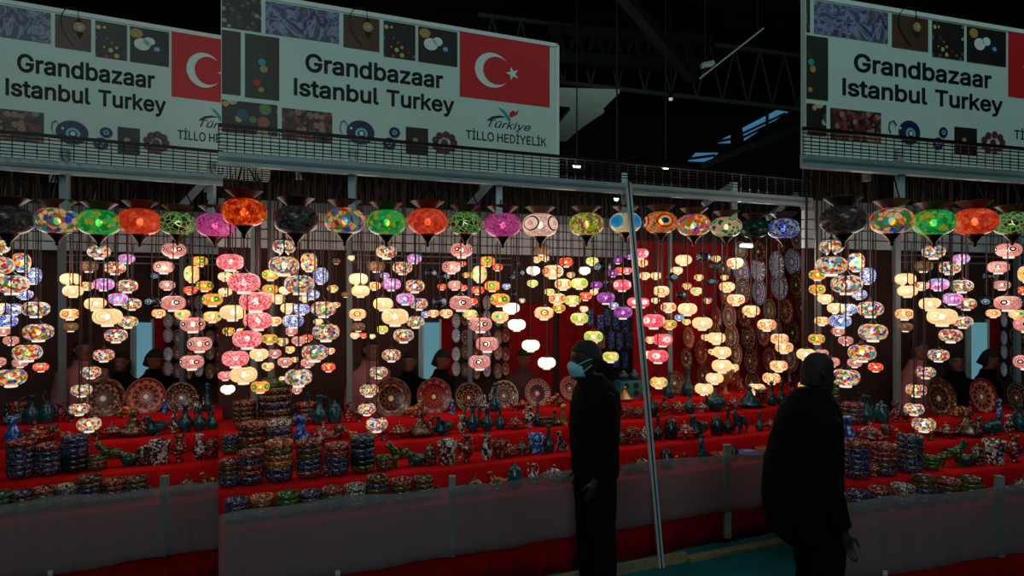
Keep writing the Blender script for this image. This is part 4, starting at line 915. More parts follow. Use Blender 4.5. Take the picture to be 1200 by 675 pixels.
def c_dome(r, mat):
    part(r, 'foot', mat, lambda m: lathe(m, [(0, 0), (.30, 0), (.26, .05), (.09, .12), (.08, .22), (.2, .26)], 16))
    part(r, 'dish', mat, lambda m: lathe(m, [(0, .22), (.3, .25), (.62, .36), (.66, .42), (.60, .40), (.3, .33), (0, .32)], 22, fl=11, fa=.05))
    part(r, 'lid', mat, lambda m: lathe(m, [(.50, .38), (.46, .52), (.32, .66), (.14, .74), (.06, .80), (.09, .88), (.04, .94), (0, 1.0)], 18))
def c_lampot(r, mat):
    part(r, 'body', mat, lambda m: lathe(m, [(0, 0), (.34, 0), (.28, .06), (.12, .14), (.30, .24), (.50, .38), (.46, .5), (.22, .58)], 20))
    part(r, 'lid', mat, lambda m: lathe(m, [(.24, .56), (.2, .68), (.08, .78), (.05, .84), (.09, .9), (0, 1.0)], 12))
    part(r, 'spout', mat, lambda m: tube(m, smoothpts([(-.36, 0, .36), (-.7, 0, .38), (-1.0, 0, .52), (-1.12, 0, .62)]), [.13]*4+[.09]*5+[.06]*4, 7))
    part(r, 'handle', mat, lambda m: tube(m, smoothpts([(.40, 0, .46), (.66, 0, .64), (.82, 0, .5), (.70, 0, .3), (.46, 0, .32)]), .04, 6))
def c_tagine(r, mat):
    part(r, 'dish', mat, lambda m: lathe(m, [(0, 0), (.3, 0), (.52, .12), (.6, .2), (.5, .2), (0, .14)], 20))
    part(r, 'lid', mat, lambda m: lathe(m, [(.5, .2), (.36, .34), (.16, .62), (.09, .78), (.13, .86), (.1, .94), (0, 1.0)], 16))
def c_pawn(r, mat):
    part(r, 'body', mat, lambda m: lathe(m, [(0, 0), (.22, 0), (.2, .06), (.12, .14), (.16, .34), (.09, .6), (.07, .68), (.15, .78), (.14, .9), (.05, .97), (0, 1.0)], 14))
def c_bowl1(r, mat):
    part(r, 'body', mat, lambda m: lathe(m, [(0, 0), (.5, 0), (.52, .1), (.9, .55), (1.05, 1.0), (1.0, 1.0), (.8, .6), (.4, .22), (0, .18)], 22))
def c_plateflat(r, mat):
    part(r, 'body', mat, lambda m: lathe(m, [(0, 0), (1.2, 0), (1.3, .3), (2.4, .8), (2.5, 1.0), (2.3, .95), (1.2, .5), (0, .42)], 24))
def c_goblet(r, mat):
    part(r, 'body', mat, lambda m: lathe(m, [(0, 0), (.26, 0), (.22, .04), (.07, .12), (.06, .36), (.16, .44), (.30, .56), (.32, .78), (.38, .98), (.34, .98), (.27, .7), (0, .5)], 16))
def c_box(r, mat):
    def f(m): cuboid(m, -.8, .8, -.4, .4, 0, .8); cuboid(m, -.85, .85, -.44, .44, .8, 1.0)
    part(r, 'body', mat, f)
def c_horse(r, mat):
    pts = [(0, 0, .52, .17), (-.28, 0, .54, .18), (.30, 0, .54, .17), (-.42, 0, .72, .11), (-.52, 0, .88, .09), (-.72, 0, .82, .06), (.46, 0, .44, .05), (.52, 0, .2, .03),
           (-.30, .12, .28, .06), (-.30, .12, .0, .045), (-.30, -.12, .28, .06), (-.36, -.12, .0, .045), (.30, .12, .28, .06), (.34, .12, .0, .045), (.30, -.12, .28, .06), (.28, -.12, .0, .045), (-.47, .04, 1.0, .025), (-.47, -.04, 1.0, .025)]
    skinmesh('body', pts, [(0, 1), (0, 2), (1, 3), (3, 4), (4, 5), (2, 6), (6, 7), (1, 8), (8, 9), (1, 10), (10, 11), (2, 12), (12, 13), (2, 14), (14, 15), (4, 16), (4, 17)], mat, r, 1)
def c_cat(r, mat):
    pts = [(0, 0, .2, .2), (-.04, 0, .42, .16), (-.08, 0, .64, .09), (-.12, 0, .82, .13), (-.26, 0, .80, .06), (-.10, .08, 1.0, .02), (-.10, -.08, 1.0, .02), (-.16, .07, .3, .06), (-.2, .07, .03, .05), (-.16, -.07, .3, .06), (-.2, -.07, .03, .05), (.18, 0, .08, .05), (.3, 0, .2, .035), (.3, 0, .4, .03)]
    skinmesh('body', pts, [(0, 1), (1, 2), (2, 3), (3, 4), (3, 5), (3, 6), (1, 7), (7, 8), (1, 9), (9, 10), (0, 11), (11, 12), (12, 13)], mat, r, 1)
def c_duck(r, mat):
    pts = [(0, 0, .30, .28), (-.24, 0, .36, .2), (.32, 0, .36, .14), (.52, 0, .5, .05), (-.30, 0, .6, .09), (-.30, 0, .82, .13), (-.50, 0, .80, .05)]
    skinmesh('body', pts, [(0, 1), (0, 2), (2, 3), (1, 4), (4, 5), (5, 6)], mat, r, 2)
    part(r, 'foot', mat, lambda m: lathe(m, [(0, 0), (.2, 0), (.16, .06), (.14, .14), (0, .14)], 14))
CK = {'bo': (c_bottle, 'ceramic_bottle', 'long-necked stoppered bottle', 'bottle'), 'pi': (c_pitcher, 'ceramic_pitcher', 'tall spouted pitcher', 'pitcher'), 'te': (c_teapot, 'ceramic_teapot', 'teapot', 'teapot'),
      'ja': (c_jar, 'lidded_jar', 'lidded jar', 'jar'), 'ur': (c_urn, 'ceramic_urn', 'two-handled urn', 'urn'), 'mu': (c_mug, 'ceramic_mug', 'mug', 'mug'), 'va': (c_vase, 'ceramic_vase', 'flared vase', 'vase'),
      'do': (c_dome, 'covered_dish', 'domed footed dish', 'covered dish'), 'la': (c_lampot, 'oil_lamp', 'long-spouted oil lamp', 'oil lamp'), 'ta': (c_tagine, 'ceramic_tagine', 'cone-lidded pot', 'tagine'),
      'pa': (c_pawn, 'pepper_pot', 'small pepper pot', 'pepper pot'), 'b1': (c_bowl1, 'ceramic_bowl', 'open bowl', 'bowl'), 'pf': (c_plateflat, 'serving_dish', 'wide flat dish', 'dish'),
      'go': (c_goblet, 'ceramic_goblet', 'goblet', 'goblet'), 'bx': (c_box, 'trinket_box', 'trinket box', 'box'), 'ho': (c_horse, 'horse_figurine', 'standing horse figurine', 'figurine'),
      'ca': (c_cat, 'cat_figurine', 'sitting cat figurine', 'figurine'), 'du': (c_duck, 'duck_figurine', 'duck figurine', 'figurine')}
CN = {'teal': 'dark teal', 'navy': 'navy blue', 'redmix': 'red painted', 'brown': 'brown patterned', 'green': 'green painted', 'white': 'white and dark patterned', 'black': 'black', 'blue': 'bright blue', 'orange': 'orange painted', 'gold': 'golden'}
_cp = {}
def cer_proto(kind, mat):
    if (kind, mat) in _cp: return _cp[(kind, mat)]
    root = empty(CK[kind][1], (0, 0, -60)); CK[kind][0](root, CM[mat]); _cp[(kind, mat)] = root; return root
# px, step, kind, height px, glaze, depth offset on its step, heading
CER = '''D,513,pa,15,brown;D,541,b1,8,navy;D,557,do,22,brown;D,583,du,24,orange;D,603,ja,30,teal;D,625,pi,26,white;D,649,do,22,white;D,666,bx,10,redmix;D,722,pa,14,orange;D,736,la,14,brown;D,752,do,20,brown
D,781,ja,26,black;D,793,pa,13,orange;D,803,pa,17,brown;D,824,ca,30,teal;D,842,b1,9,redmix;D,860,ja,18,black;D,878,pf,6,blue;D,902,pf,7,orange;D,928,pf,7,white
C,383,la,20,redmix;C,472,ho,32,green;C,489,b1,11,teal;C,504,ja,25,brown;C,524,mu,27,white;C,547,ur,31,redmix;C,570,va,29,white;C,584,mu,20,redmix;C,596,te,20,redmix;C,612,la,20,brown;C,628,mu,22,blue;C,643,bo,33,teal;C,658,ca,26,white
C,729,te,18,brown;C,742,mu,18,redmix;C,755,te,18,white;C,771,bo,31,black;C,786,ja,27,black;C,803,do,22,redmix;C,819,du,30,teal;C,840,ja,25,black;C,853,bo,31,black;C,868,ho,28,teal;C,890,bo,24,teal;C,903,la,15,redmix;C,917,te,18,brown;C,933,mu,18,redmix
B,353,va,36,blue;B,378,do,30,redmix;B,398,go,20,brown;B,415,ho,17,orange;B,434,te,15,redmix;B,450,pa,20,brown;B,468,do,20,redmix;B,493,ta,30,brown;B,505,va,22,redmix;B,521,du,27,teal;B,541,va,21,white;B,554,pi,35,teal;B,571,pi,31,teal;B,586,bo,29,teal
B,604,do,17,redmix;B,620,ur,25,white;B,630,bo,28,teal;B,640,bx,11,brown;B,650,ta,18,brown;B,660,pa,25,gold;B,722,te,15,brown;B,735,mu,13,redmix;B,748,te,16,brown;B,765,ja,22,black;B,779,ur,21,redmix;B,794,te,19,redmix;B,808,bo,31,teal;B,822,la,14,white;B,838,te,27,teal
B,860,te,18,redmix;B,878,ta,26,teal;B,892,go,22,brown;B,904,bo,29,teal;B,916,bo,29,teal;B,928,va,19,orange
A,345,bo,26,navy;A,374,pi,38,teal;A,392,ja,27,teal;A,408,va,22,redmix;A,420,ur,20,brown;A,484,du,22,orange;A,496,bo,18,redmix;A,530,pa,18,blue;A,568,pi,22,white;A,580,bo,34,teal;A,604,la,15,redmix;A,612,te,12,orange
A,646,ho,16,orange;A,656,la,13,brown;A,732,ta,18,gold;A,757,te,14,redmix;A,784,bo,33,teal;A,806,bo,36,teal;A,822,mu,13,teal;A,850,go,28,gold;A,868,va,16,redmix;A,890,bo,15,brown;A,926,va,20,brown'''
crec = []
for row in CER.replace('\n', ';').split(';'):
    k, px, kind, h, mat = row.split(','); px = float(px); h = float(h)
    d0, d1, z = SHELVES[k]; rr = random.Random(int(px)); d = d0+.13+rr.uniform(0, .05) if k != 'A' else d0+.12+rr.uniform(0, .06)
    for st in STALLS:
        lo, hi = (st.a+6, st.b-6)
        if not lo < px < hi: continue
        s = h*depth(px, d)/F; o = copy_tree(cer_proto(kind, mat)); o.location = P(st, px, d, z+.001); o.scale = (s, s, s)
        o.rotation_euler = (0, 0, st.rz + rr.choice((-.3, .2, .35, PI-.25, PI+.2, .0)))
        o['category'] = CK[kind][3]; o['group'] = 'glazed wares on the ' + SHNAME[k] + ' of the ' + st.name
        crec.append((o, st, k, kind, mat, px))
bk = {}
for r_ in crec: bk.setdefault((r_[1].name, r_[2], r_[3], r_[4]), []).append(r_)
for (sn, k, kind, mat), rs in bk.items():
    rs.sort(key=lambda t: t[5])
    for i, r_ in enumerate(rs): r_[0]['label'] = '%s %s, %s on the %s of the %s' % (CN[mat], CK[kind][2], fromleft(i, len(rs)), SHNAME[k], sn)
for p in _cp.values(): kill(p)
# stacks of bowls: every bowl is its own thing
_bp = {}
def bowl_proto(mat):
    if mat in _bp: return _bp[mat]
    m = bmesh.new(); lathe(m, [(0, 0), (.66, 0), (.70, .05), (.88, .20), (.96, .42), (1.0, .74), (.95, .74), (.90, .42), (.7, .16), (0, .12)], 26)
    o = bm_obj('ceramic_bowl', m, CM[mat], None); _bp[mat] = o; return o
STACKS = '''D,277.5,27,4,navy,navy;D,307,27,4,navy,orange;D,337,27,4,green,green;D,364,25,4,brown,navy;D,389,26,4,green,redmix;D,416.5,26,4,redmix,white;D,442,27,5,navy,brown;D,470,26,4,brown,redmix;D,496,25,4,green,brown
C,269,25,5,navy,redmix;C,294,31,5,redmix,redmix;C,327,32,6,navy,orange;C,362,30,6,navy,redmix;C,395,29,5,navy,redmix;C,425,29,6,black,navy;C,450,20,3,redmix,green
B,296,33,4,brown,redmix;B,326,32,4,brown,white;B,270,20,4,green,navy;A,322,38,6,brown,green;A,287,26,5,brown,redmix;A,359,24,4,brown,redmix'''
for row in STACKS.replace('\n', ';').split(';'):
    k, px, w, n, m1, m2 = row.split(','); px = float(px); w = float(w); n = int(n); d0, d1, z = SHELVES[k]; d = d0+.15+(.06 if k == 'A' else 0)
    for st in STALLS:
        if not st.a+8 < px < st.b-8: continue
        r = w*depth(px, d)/F/2
        for i in range(n):
            mt = m2 if i == n-1 else random.Random(int(px)+i*3+len(st.name)).choice([m1, m1, m2, 'navy', 'brown'])
            o = bowl_proto(mt).copy(); COL.objects.link(o)
            sp = .44
            o.location = P(st, px, d, z+.001+i*r*sp*1.0); o.scale = (r, r, r*.95); o.rotation_euler = (0, 0, i*1.1)
            o['category'] = 'bowl'; o['group'] = 'stacked bowls on the ' + SHNAME[k] + ' of the ' + st.name
            o['_st'] = '%s|%s|%g' % (st.name, k, px); o['_i'] = i; o['_n'] = n; o['_m'] = mt
for o in _bp.values(): bpy.data.objects.remove(o)
stk = {}
for o in COL.objects:
    if '_st' in o: stk.setdefault(o['_st'].rsplit('|', 1)[0], {}).setdefault(float(o['_st'].rsplit('|', 1)[1]), []).append(o)
for key, d_ in stk.items():
    sn, k = key.split('|'); xs = sorted(d_)
    for i, x in enumerate(xs):
        for o in d_[x]:
            j, n = o['_i'], o['_n']; lv = 'top' if j == n-1 else 'bottom' if j == 0 else ORD[j+1] + ' from bottom'
            o['label'] = '%s bowl, %s, %s stack, %s, %s' % (CN[o['_m']], lv, fromleft(i, len(xs)), SHNAME[k], sn)
            for q in ('_st', '_i', '_n', '_m'): del o[q]
# ---------------------------------------------------------------- plates
_pp = {}
def plate_obj(mat):
    if mat in _pp: return _pp[mat].copy()
    m = bmesh.new(); lathe(m, [(0, .06), (.55, .06), (.66, .10), (.94, .20), (1.0, .22), (1.0, .18), (.66, .03), (.5, 0), (0, 0)], 32)
    o = bm_obj('painted_plate', m, PM[mat], None); _pp[mat] = o; return o.copy()
prec = []
def add_plate(st, px, py, w, h, d, mat, tilt, yaw, where):
    Y = depth(px, d); r = h*Y/F/2; c = PP(st, px, py, d); o = plate_obj(mat); COL.objects.link(o)
    sx = max(.6, min(1.0, (w/h)/.96)); o.location = c; o.scale = (r*sx, r, r)
    o.rotation_euler = (PI/2-tilt, 0, st.rz+yaw)
    o['category'] = 'plate'; o['group'] = 'painted plates ' + where + ' of the ' + st.name; prec.append((o, st, where, mat, px, py))
wallp = '''867,294,17,20;888,295,22,22;867,319,20,31,b;886.5,316,19,27,b;908,311,20,30,b;927,307,22,28,b;911.5,336,21,29,b;932,334,18,30;887.5,342,18,29,b;869,340,17,28;847,315,15,28;849,347,16,24
853,371,17,26;871,371,17,24;919,364,21,31;900,364,16,24;938,361,12,28;805.6,395,14,26;855.7,395,18,26;875,395,18,26;893,393,18,26;908,386,14,22;928,390,18,26;820,413,16,27;861.5,415,14,24;878,423,18,28
900,421,20,30;924,420,22,30;823,440,17,22;859.5,444,14,24;880,448,18,22;940,416,12,28;838,372,12,24;836,392,12,24;803,420,14,22;846,454,12,18;908,450,16,22;928,450,16,22;912,288,18,18;933,282,16,18'''
i = 0
for row in wallp.replace('\n', ';').split(';'):
    f = row.split(','); px, py, w, h = map(float, f[:4]); i += 1
    add_plate(MAIN, px, py, w*1.1, h*1.1, 1.68-.03*(i % 3), 'blue and white' if len(f) > 4 else ['dark red rosette', 'many-coloured', 'brown star'][i % 3], .08, 0, 'on the wall panel')
for st in STALLS:
    for px, py, r, mt in ((458, 467, 24, 'brown star'), (508, 465, 22, 'dark red rosette'), (549, 466, 18, 'brown star'), (590, 464, 18, 'many-coloured'), (629, 461, 17, 'pink-rimmed'), (667, 455, 14, 'pink-rimmed'), (790, 449, 14, 'brown star')):
        if st.a+8 < px < st.b-8: add_plate(st, px, py, 2*r*.93, 2*r, 1.42, mt, .22, 0, 'standing on the top step')
    k = 0
    for py in (352, 372, 392, 412, 432):
        for px in (533, 543, 558, 569, 581, 592):
            if not st.a+4 < px+k % 3 < st.b-3: continue
            k += 1; add_plate(st, px+(k % 3), py+(k*7 % 5), 8.5, 17, 2.28, ['dark red rosette', 'many-coloured', 'blue and white'][(k*5) % 3], .05, 0, 'in narrow rows on the back wall')
bk = {}
for r_ in prec: bk.setdefault((r_[1].name, r_[2], r_[3]), []).append(r_)
for (sn, wh, mt), rs in bk.items():
    if 'narrow' in wh or 'panel' in wh:
        rows = {}
        for r_ in rs: rows.setdefault(round((r_[5]-285)/22), []).append(r_)
        ky = sorted(rows)
        for a, y in enumerate(ky):
            rr_ = sorted(rows[y], key=lambda t: t[4])
            for b, r_ in enumerate(rr_):
                lev = 'top row' if a == 0 else 'bottom row' if a == len(ky)-1 else ORD[a+1] + ' row'
                r_[0]['label'] = '%s %splate %s, %s, %s, %s' % (mt, 'narrow ' if 'narrow' in wh else '', 'hung on the back wall' if 'narrow' in wh else 'on the red wall panel', lev, fromleft(b, len(rr_)), sn)
    else:
        rs.sort(key=lambda t: t[4])
        for a, r_ in enumerate(rs): r_[0]['label'] = 'large %s plate standing on the top step, %s, %s' % (mt, fromleft(a, len(rs)), sn)
for o in _pp.values(): bpy.data.objects.remove(o)
# blue bead plaques hanging in rows behind the man, teal niche box with jars
m0 = bmesh.new(); cuboid(m0, -.5, .5, -.08, .08, -1, 1)
plq = bm_obj('hanging_plaque', m0, CM['blue'], None, False)
rows = [(692, 372), (703, 378), (712, 372), (722, 376), (733, 380), (746, 374), (716, 398), (726, 400), (738, 398), (749, 398), (722, 421), (733, 422), (745, 421), (755, 384)]
for i, (px, py) in enumerate(sorted(rows, key=lambda t: (round(t[1]/22), t[0]))):
    o = plq.copy(); COL.objects.link(o); d = 2.28; Y = depth(px, d); o.location = PP(MAIN, px, py, d); o.scale = (7*Y/F, .12, 9.5*Y/F); o.rotation_euler = (0, 0, MAIN.rz)
    band = 'upper' if py < 388 else 'middle' if py < 410 else 'lower'; same = sorted([p for p in rows if ('upper' if p[1] < 388 else 'middle' if p[1] < 410 else 'lower') == band])
    tag(o, 'bright blue bead plaque, %s in the %s row behind the leaning pole' % (fromleft(same.index((px, py)), len(same)), band), 'plaque', 'blue hanging plaques')
bpy.data.objects.remove(plq)
c = P(MAIN, 737, 1.45, .973); root = empty('niche_box', c); root.rotation_euler = (0, 0, MAIN.rz); tag(root, 'teal box with round dark holes on the top step right of the man', 'box')
M['tealbox'] = plain('teal_box', '#0c6470', .5)
m = bmesh.new(); cuboid(m, -.13, .13, -.06, .06, 0, .17); bm_obj('body', m, M['tealbox'], root, False, loc=Z0)
for x in (-.065, .045):
    for z in (.045, .12):
        m = bmesh.new(); plate(m, circ((x, z), .03, 18), .058, .063); bm_obj('hole', m, M['black'], root, False, loc=Z0)
for i, dx in enumerate((-.065, .06)):
    rt = empty('lidded_jar', c+Vector((dx*math.cos(MAIN.rz), dx*math.sin(MAIN.rz), .171))); tag(rt, 'round teal jar on top of the holed teal box, %s one' % ('left' if i == 0 else 'right'), 'jar')
    m = bmesh.new(); lathe(m, [(0, 0), (.035, 0), (.056, .03), (.05, .065), (.025, .08), (.02, .085)], 16); bm_obj('body', m, CM['teal'], rt, loc=Z0)
    m = bmesh.new(); lathe(m, [(.028, .08), (.02, .095), (.008, .10), (0, .11)], 12); bm_obj('lid', m, CM['teal'], rt, loc=Z0)
# ---------------------------------------------------------------- people
def head_bm(bm, c, h, yaw=0, pitch=0):
    """head with brow, nose, lips, chin and ears; local -y is the face"""
    T = Matrix.Translation(c) @ Matrix.Rotation(yaw, 4, 'Z') @ Matrix.Rotation(pitch, 4, 'X')
    prof = [  # z, front, back, half width (fractions of head height)
        (-.50, -.20, -.02, .10), (-.47, -.30, .06, .18), (-.40, -.345, .12, .235), (-.33, -.33, .18, .265), (-.27, -.345, .22, .285), (-.22, -.335, .26, .295), (-.14, -.345, .31, .305), (-.06, -.35, .36, .31),
        (.02, -.335, .39, .325), (.08, -.355, .41, .335), (.16, -.36, .42, .34), (.25, -.34, .41, .335), (.34, -.28, .37, .30), (.42, -.18, .28, .235), (.47, -.08, .18, .15), (.50, .03, .07, .03)]
    n = 28; rings = []
    for z, f, b, w in prof:
        cy = (f+b)/2; ry = (b-f)/2; ring = []
        for i in range(n):
            a = 2*PI*i/n; x = w*math.sin(a); y = cy-ry*math.cos(a)
            if abs(math.sin(a)) < .28 and math.cos(a) > 0:
                g = 1-abs(math.sin(a))/.28
                if -.16 < z < .07: y -= g*{-.14: .10, -.06: .085, .02: .035}.get(z, 0)
                if z in (-.22, -.27): y -= g*.02
            if z in (.02,) and .25 < abs(math.sin(a)) < .6 and math.cos(a) > 0: y += .02
            ring.append(bm.verts.new(T @ Vector((x*h, y*h, z*h))))
        rings.append(ring)
    for A, B in zip(rings, rings[1:]):
        for i in range(n): bm.faces.new((A[i], A[(i+1) % n], B[(i+1) % n], B[i]))
    bm.faces.new(rings[0][::-1]); bm.faces.new(rings[-1])
    for s in (-1, 1):
        pr = [(s*.32, .02, -.12), (s*.36, .05, -.07), (s*.385, .085, .02), (s*.38, .09, .08), (s*.35, .06, .11), (s*.33, .0, .09)]
        tube(bm, [T @ (Vector(p)*h) for p in smoothpts(pr, 3)], .035*h, 6)
    return T
def skin_arm_pts(): pass
def person(label, loc, H, yaw, shirt, trouser, skin, hair='short', pose=None, mask=False, coat=False, headyaw=0, headpitch=0, cap=None, bulk=1.0, torso=None, hs=1.0):
    root = empty('person', loc); root.rotation_euler = (0, 0, yaw); tag(root, label, 'person')
    J = {'pel': (0, 0, .53), 'waist': (0, 0, .60), 'chest': (0, .005, .71), 'neck0': (0, .01, .80), 'neck1': (0, 0, .87),
         'sl': (-.098, .01, .785), 'sr': (.098, .01, .785), 'el': (-.125, .025, .625), 'er': (.125, .025, .625), 'wl': (-.13, -.02, .48), 'wr': (.13, -.02, .48),
         'hl': (-.052, 0, .50), 'hr': (.052, 0, .50), 'kl': (-.056, -.01, .285), 'kr': (.056, -.01, .285), 'al': (-.056, .015, .05), 'ar': (.056, .015, .05), 'tl': (-.062, -.10, .018), 'tr': (.062, -.10, .018)}
    if pose: J.update(pose)
    V = {k: Vector(v)*H for k, v in J.items()}
    names = list(V); idx = {k: i for i, k in enumerate(names)}
    rad = {'pel': .075, 'waist': .068, 'chest': .078, 'neck0': .045, 'neck1': .032, 'sl': .036, 'sr': .036, 'el': .025, 'er': .025, 'wl': .015, 'wr': .015, 'hl': .05, 'hr': .05, 'kl': .032, 'kr': .032, 'al': .022, 'ar': .022, 'tl': .02, 'tr': .02}
    E = [('pel', 'waist'), ('waist', 'chest'), ('chest', 'neck0'), ('neck0', 'neck1'), ('chest', 'sl'), ('chest', 'sr'), ('sl', 'el'), ('sr', 'er'), ('el', 'wl'), ('er', 'wr'), ('pel', 'hl'), ('pel', 'hr'), ('hl', 'kl'), ('hr', 'kr'), ('kl', 'al'), ('kr', 'ar'), ('al', 'tl'), ('ar', 'tr')]
    pts = [(V[k].x, V[k].y, V[k].z, rad[k]*H) for k in names]; edges = [(idx[a], idx[b]) for a, b in E]
    # hands: palm and five fingers
    for s, (w, e) in (('l', ('wl', 'el')), ('r', ('wr', 'er'))):
        dr = (V[w]-V[e]).normalized(); sd = Vector((0, -1, 0)); sd = (sd-dr*sd.dot(dr)).normalized() if abs(sd.dot(dr)) < .9 else Vector((1, 0, 0)); nm = dr.cross(sd)
        palm = V[w]+dr*.045*H; pi_ = len(pts); pts.append((*palm, .016*H)); edges.append((idx[w], pi_))
        for fi, (o_, ln) in enumerate(((-1.2, .030), (-.4, .038), (.4, .042), (1.2, .036))):
            b0 = palm+dr*.012*H+sd*o_*.008*H; b1 = b0+dr*ln*.5*H+nm*.004*H; b2_ = b1+dr*ln*.45*H+nm*.012*H
            i0 = len(pts); pts += [(*b0, .0052*H), (*b1, .0048*H), (*b2_, .004*H)]; edges += [(pi_, i0), (i0, i0+1), (i0+1, i0+2)]
        t0 = V[w]+dr*.025*H+sd*.013*H; t1 = t0+dr*.02*H+sd*.016*H; t2 = t1+dr*.02*H+nm*.004*H
        i0 = len(pts); pts += [(*t0, .0065*H), (*t1, .0056*H), (*t2, .0045*H)]; edges += [(pi_, i0), (i0, i0+1), (i0+1, i0+2)]
    me = skinmesh('body', pts, edges, None, None, 1)
    bm = bmesh.new(); bm.from_mesh(me); bpy.data.meshes.remove(me)
    hh = .128*H*hs; hc = V['neck1']+Vector((0, -.012*H, .120*H-.062*H*hs)); T = head_bm(bm, hc, hh, headyaw, headpitch)
    tube(bm, [V['neck0']-Vector((0, 0, .02*H)), V['neck1'], hc-Vector((0, -.01*H, .02*H))], .031*H, 12)
    body = bm_obj('body', bm, skin, root, loc=Z0); rm = body.modifiers.new('r', 'REMESH'); rm.mode = 'VOXEL'; rm.voxel_size = .0075; rm.use_smooth_shade = True
    dg = bpy.context.evaluated_depsgraph_get(); m2 = bpy.data.meshes.new_from_object(body.evaluated_get(dg)); body.modifiers.clear(); body.data = m2
    for p in m2.polygons: p.use_smooth = True
    def cloth(name, mat, rings_, tubes, vox=.011, it=3):
        bm = bmesh.new(); n = 28; rg = []
        for z, cy, rx, ry in rings_: rg.append([bm.verts.new((rx*H*math.sin(2*PI*i/n), cy*H-ry*H*math.cos(2*PI*i/n), z*H)) for i in range(n)])
        for A, B in zip(rg, rg[1:]):
            for i in range(n): bm.faces.new((A[i], A[(i+1) % n], B[(i+1) % n], B[i]))
        if rg: bm.faces.new(rg[0][::-1]); bm.faces.new(rg[-1])
        for pts_, rr_ in tubes: tube(bm, pts_, rr_, 14)
        o = bm_obj(name, bm, mat, root, loc=Z0)
        rm = o.modifiers.new('r', 'REMESH'); rm.mode = 'VOXEL'; rm.voxel_size = vox; rm.use_smooth_shade = True
        sm = o.modifiers.new('s', 'SMOOTH'); sm.iterations = it; sm.factor = .6
        if name != 'shoe':
            dp = o.modifiers.new('d', 'DISPLACE'); tx = bpy.data.textures.get('creases') or bpy.data.textures.new('creases', 'CLOUDS'); tx.noise_scale = .09; dp.texture = tx; dp.strength = .018; dp.mid_level = .5; dp.texture_coords = 'LOCAL'
        dg = bpy.context.evaluated_depsgraph_get(); m2 = bpy.data.meshes.new_from_object(o.evaluated_get(dg)); o.modifiers.clear(); o.data = m2
        for p in m2.polygons: p.use_smooth = True
    def sleeve(s):
        a, e, w_ = V['s'+s], V['e'+s], V['w'+s]; inn = Vector((-.02*H if a.x > 0 else .02*H, 0, .0))
        return ([a+inn*1.5, a, a.lerp(e, .5), e, e.lerp(w_, .5), e.lerp(w_, .98)], [.038*H*bulk, .042*H*bulk, .038*H*bulk, .034*H*bulk, .030*H*bulk, .026*H*bulk])
    if torso is None:
        torso_ = [(.495, 0, .105, .083), (.53, 0, .106, .084), (.60, .002, .100, .080), (.68, .004, .108, .083), (.74, .006, .114, .083), (.785, .008, .108, .072), (.815, .008, .080, .056), (.84, .004, .052, .048), (.868, -.002, .045, .046)]
        torso_ = [(z, c_, rx*(bulk if z < .8 else 1), ry*(bulk if z < .8 else 1)) for z, c_, rx, ry in torso_]
    else: torso_ = torso
    cloth('coat' if coat else 'jacket', shirt, torso_, [sleeve('l'), sleeve('r')])
    lt = []
    for s in 'lr': lt.append(([V['h'+s]+Vector((0, 0, .02*H)), V['h'+s].lerp(V['k'+s], .4), V['k'+s], V['k'+s].lerp(V['a'+s], .5), V['a'+s]+Vector((0, 0, .005))], [.066*H, .062*H, .047*H, .043*H, .038*H]))
    cloth('trousers', trouser, [(.46, 0, .09, .07), (.50, 0, .098, .074), (.54, 0, .09, .07)], lt)
    for s in 'lr':
        a, t = V['a'+s], V['t'+s]
        cloth('shoe', M['shoe'], [], [([(a.x, a.y+.045, .045), (a.x, a.y, .05), ((a.x+t.x)/2, (a.y+t.y)/2, .045), (t.x, t.y-.01, .034), (t.x, t.y-.035, .030)], [.03, .045, .043, .036, .02])], .008, 2)
    # hair: cap over the skull, open at the face
    bm = bmesh.new(); n = 24; rings = []
    low = {'short': -.02, 'long': -.42, 'bob': -.3}[hair]
    zs = [.545, .53, .48, .40, .28, .14, .02] + ([-.1, -.2, -.3] if hair != 'short' else []) + ([-.42] if hair == 'long' else [])
    for z in zs:
        if z > .1: k = math.sqrt(max(0, 1-((z-.05)/.51)**2)); fr = -.40*k if z > .2 else -.30
        else: k = 1; fr = -.02
        bk_ = .07+.40*k; w = .385*k if z > .0 else .37
        if z <= .14: fr = -.05 if z < .1 else -.22
        cy = (fr+bk_)/2; ry = (bk_-fr)/2; rings.append([bm.verts.new(T @ Vector((w*math.sin(2*PI*i/n)*hh, (cy-ry*math.cos(2*PI*i/n))*hh, z*hh))) for i in range(n)])
    for A, B in zip(rings, rings[1:]):
        for i in range(n): bm.faces.new((A[i], B[i], B[(i+1) % n], A[(i+1) % n]))
    bm.faces.new(rings[0]); bm.faces.new(rings[-1][::-1]); bm_obj('cap' if cap else 'hair', bm, cap or M['hair'], root, loc=Z0)
    if mask:
        bm = bmesh.new(); g_ = []
        for r_i, (z, f, w) in enumerate(((.0, -.40, .15), (-.06, -.44, .26), (-.14, -.465, .31), (-.24, -.43, .32), (-.34, -.39, .29), (-.44, -.36, .19))):
            row = []
            for i in range(11):
                a = (i/10-.5)*2; x = w*math.sin(a*1.35); y = f+(.40 if True else 0)*(1-math.cos(a*1.35)); row.append(bm.verts.new(T @ Vector((x*hh, y*hh, z*hh))))
            g_.append(row)
        for A, B in zip(g_, g_[1:]):
            for i in range(10): bm.faces.new((A[i], B[i], B[i+1], A[i+1]))
        mo = bm_obj('face_mask', bm, M['mask'], root, loc=Z0); sm = mo.modifiers.new('t', 'SOLIDIFY'); sm.thickness = .004
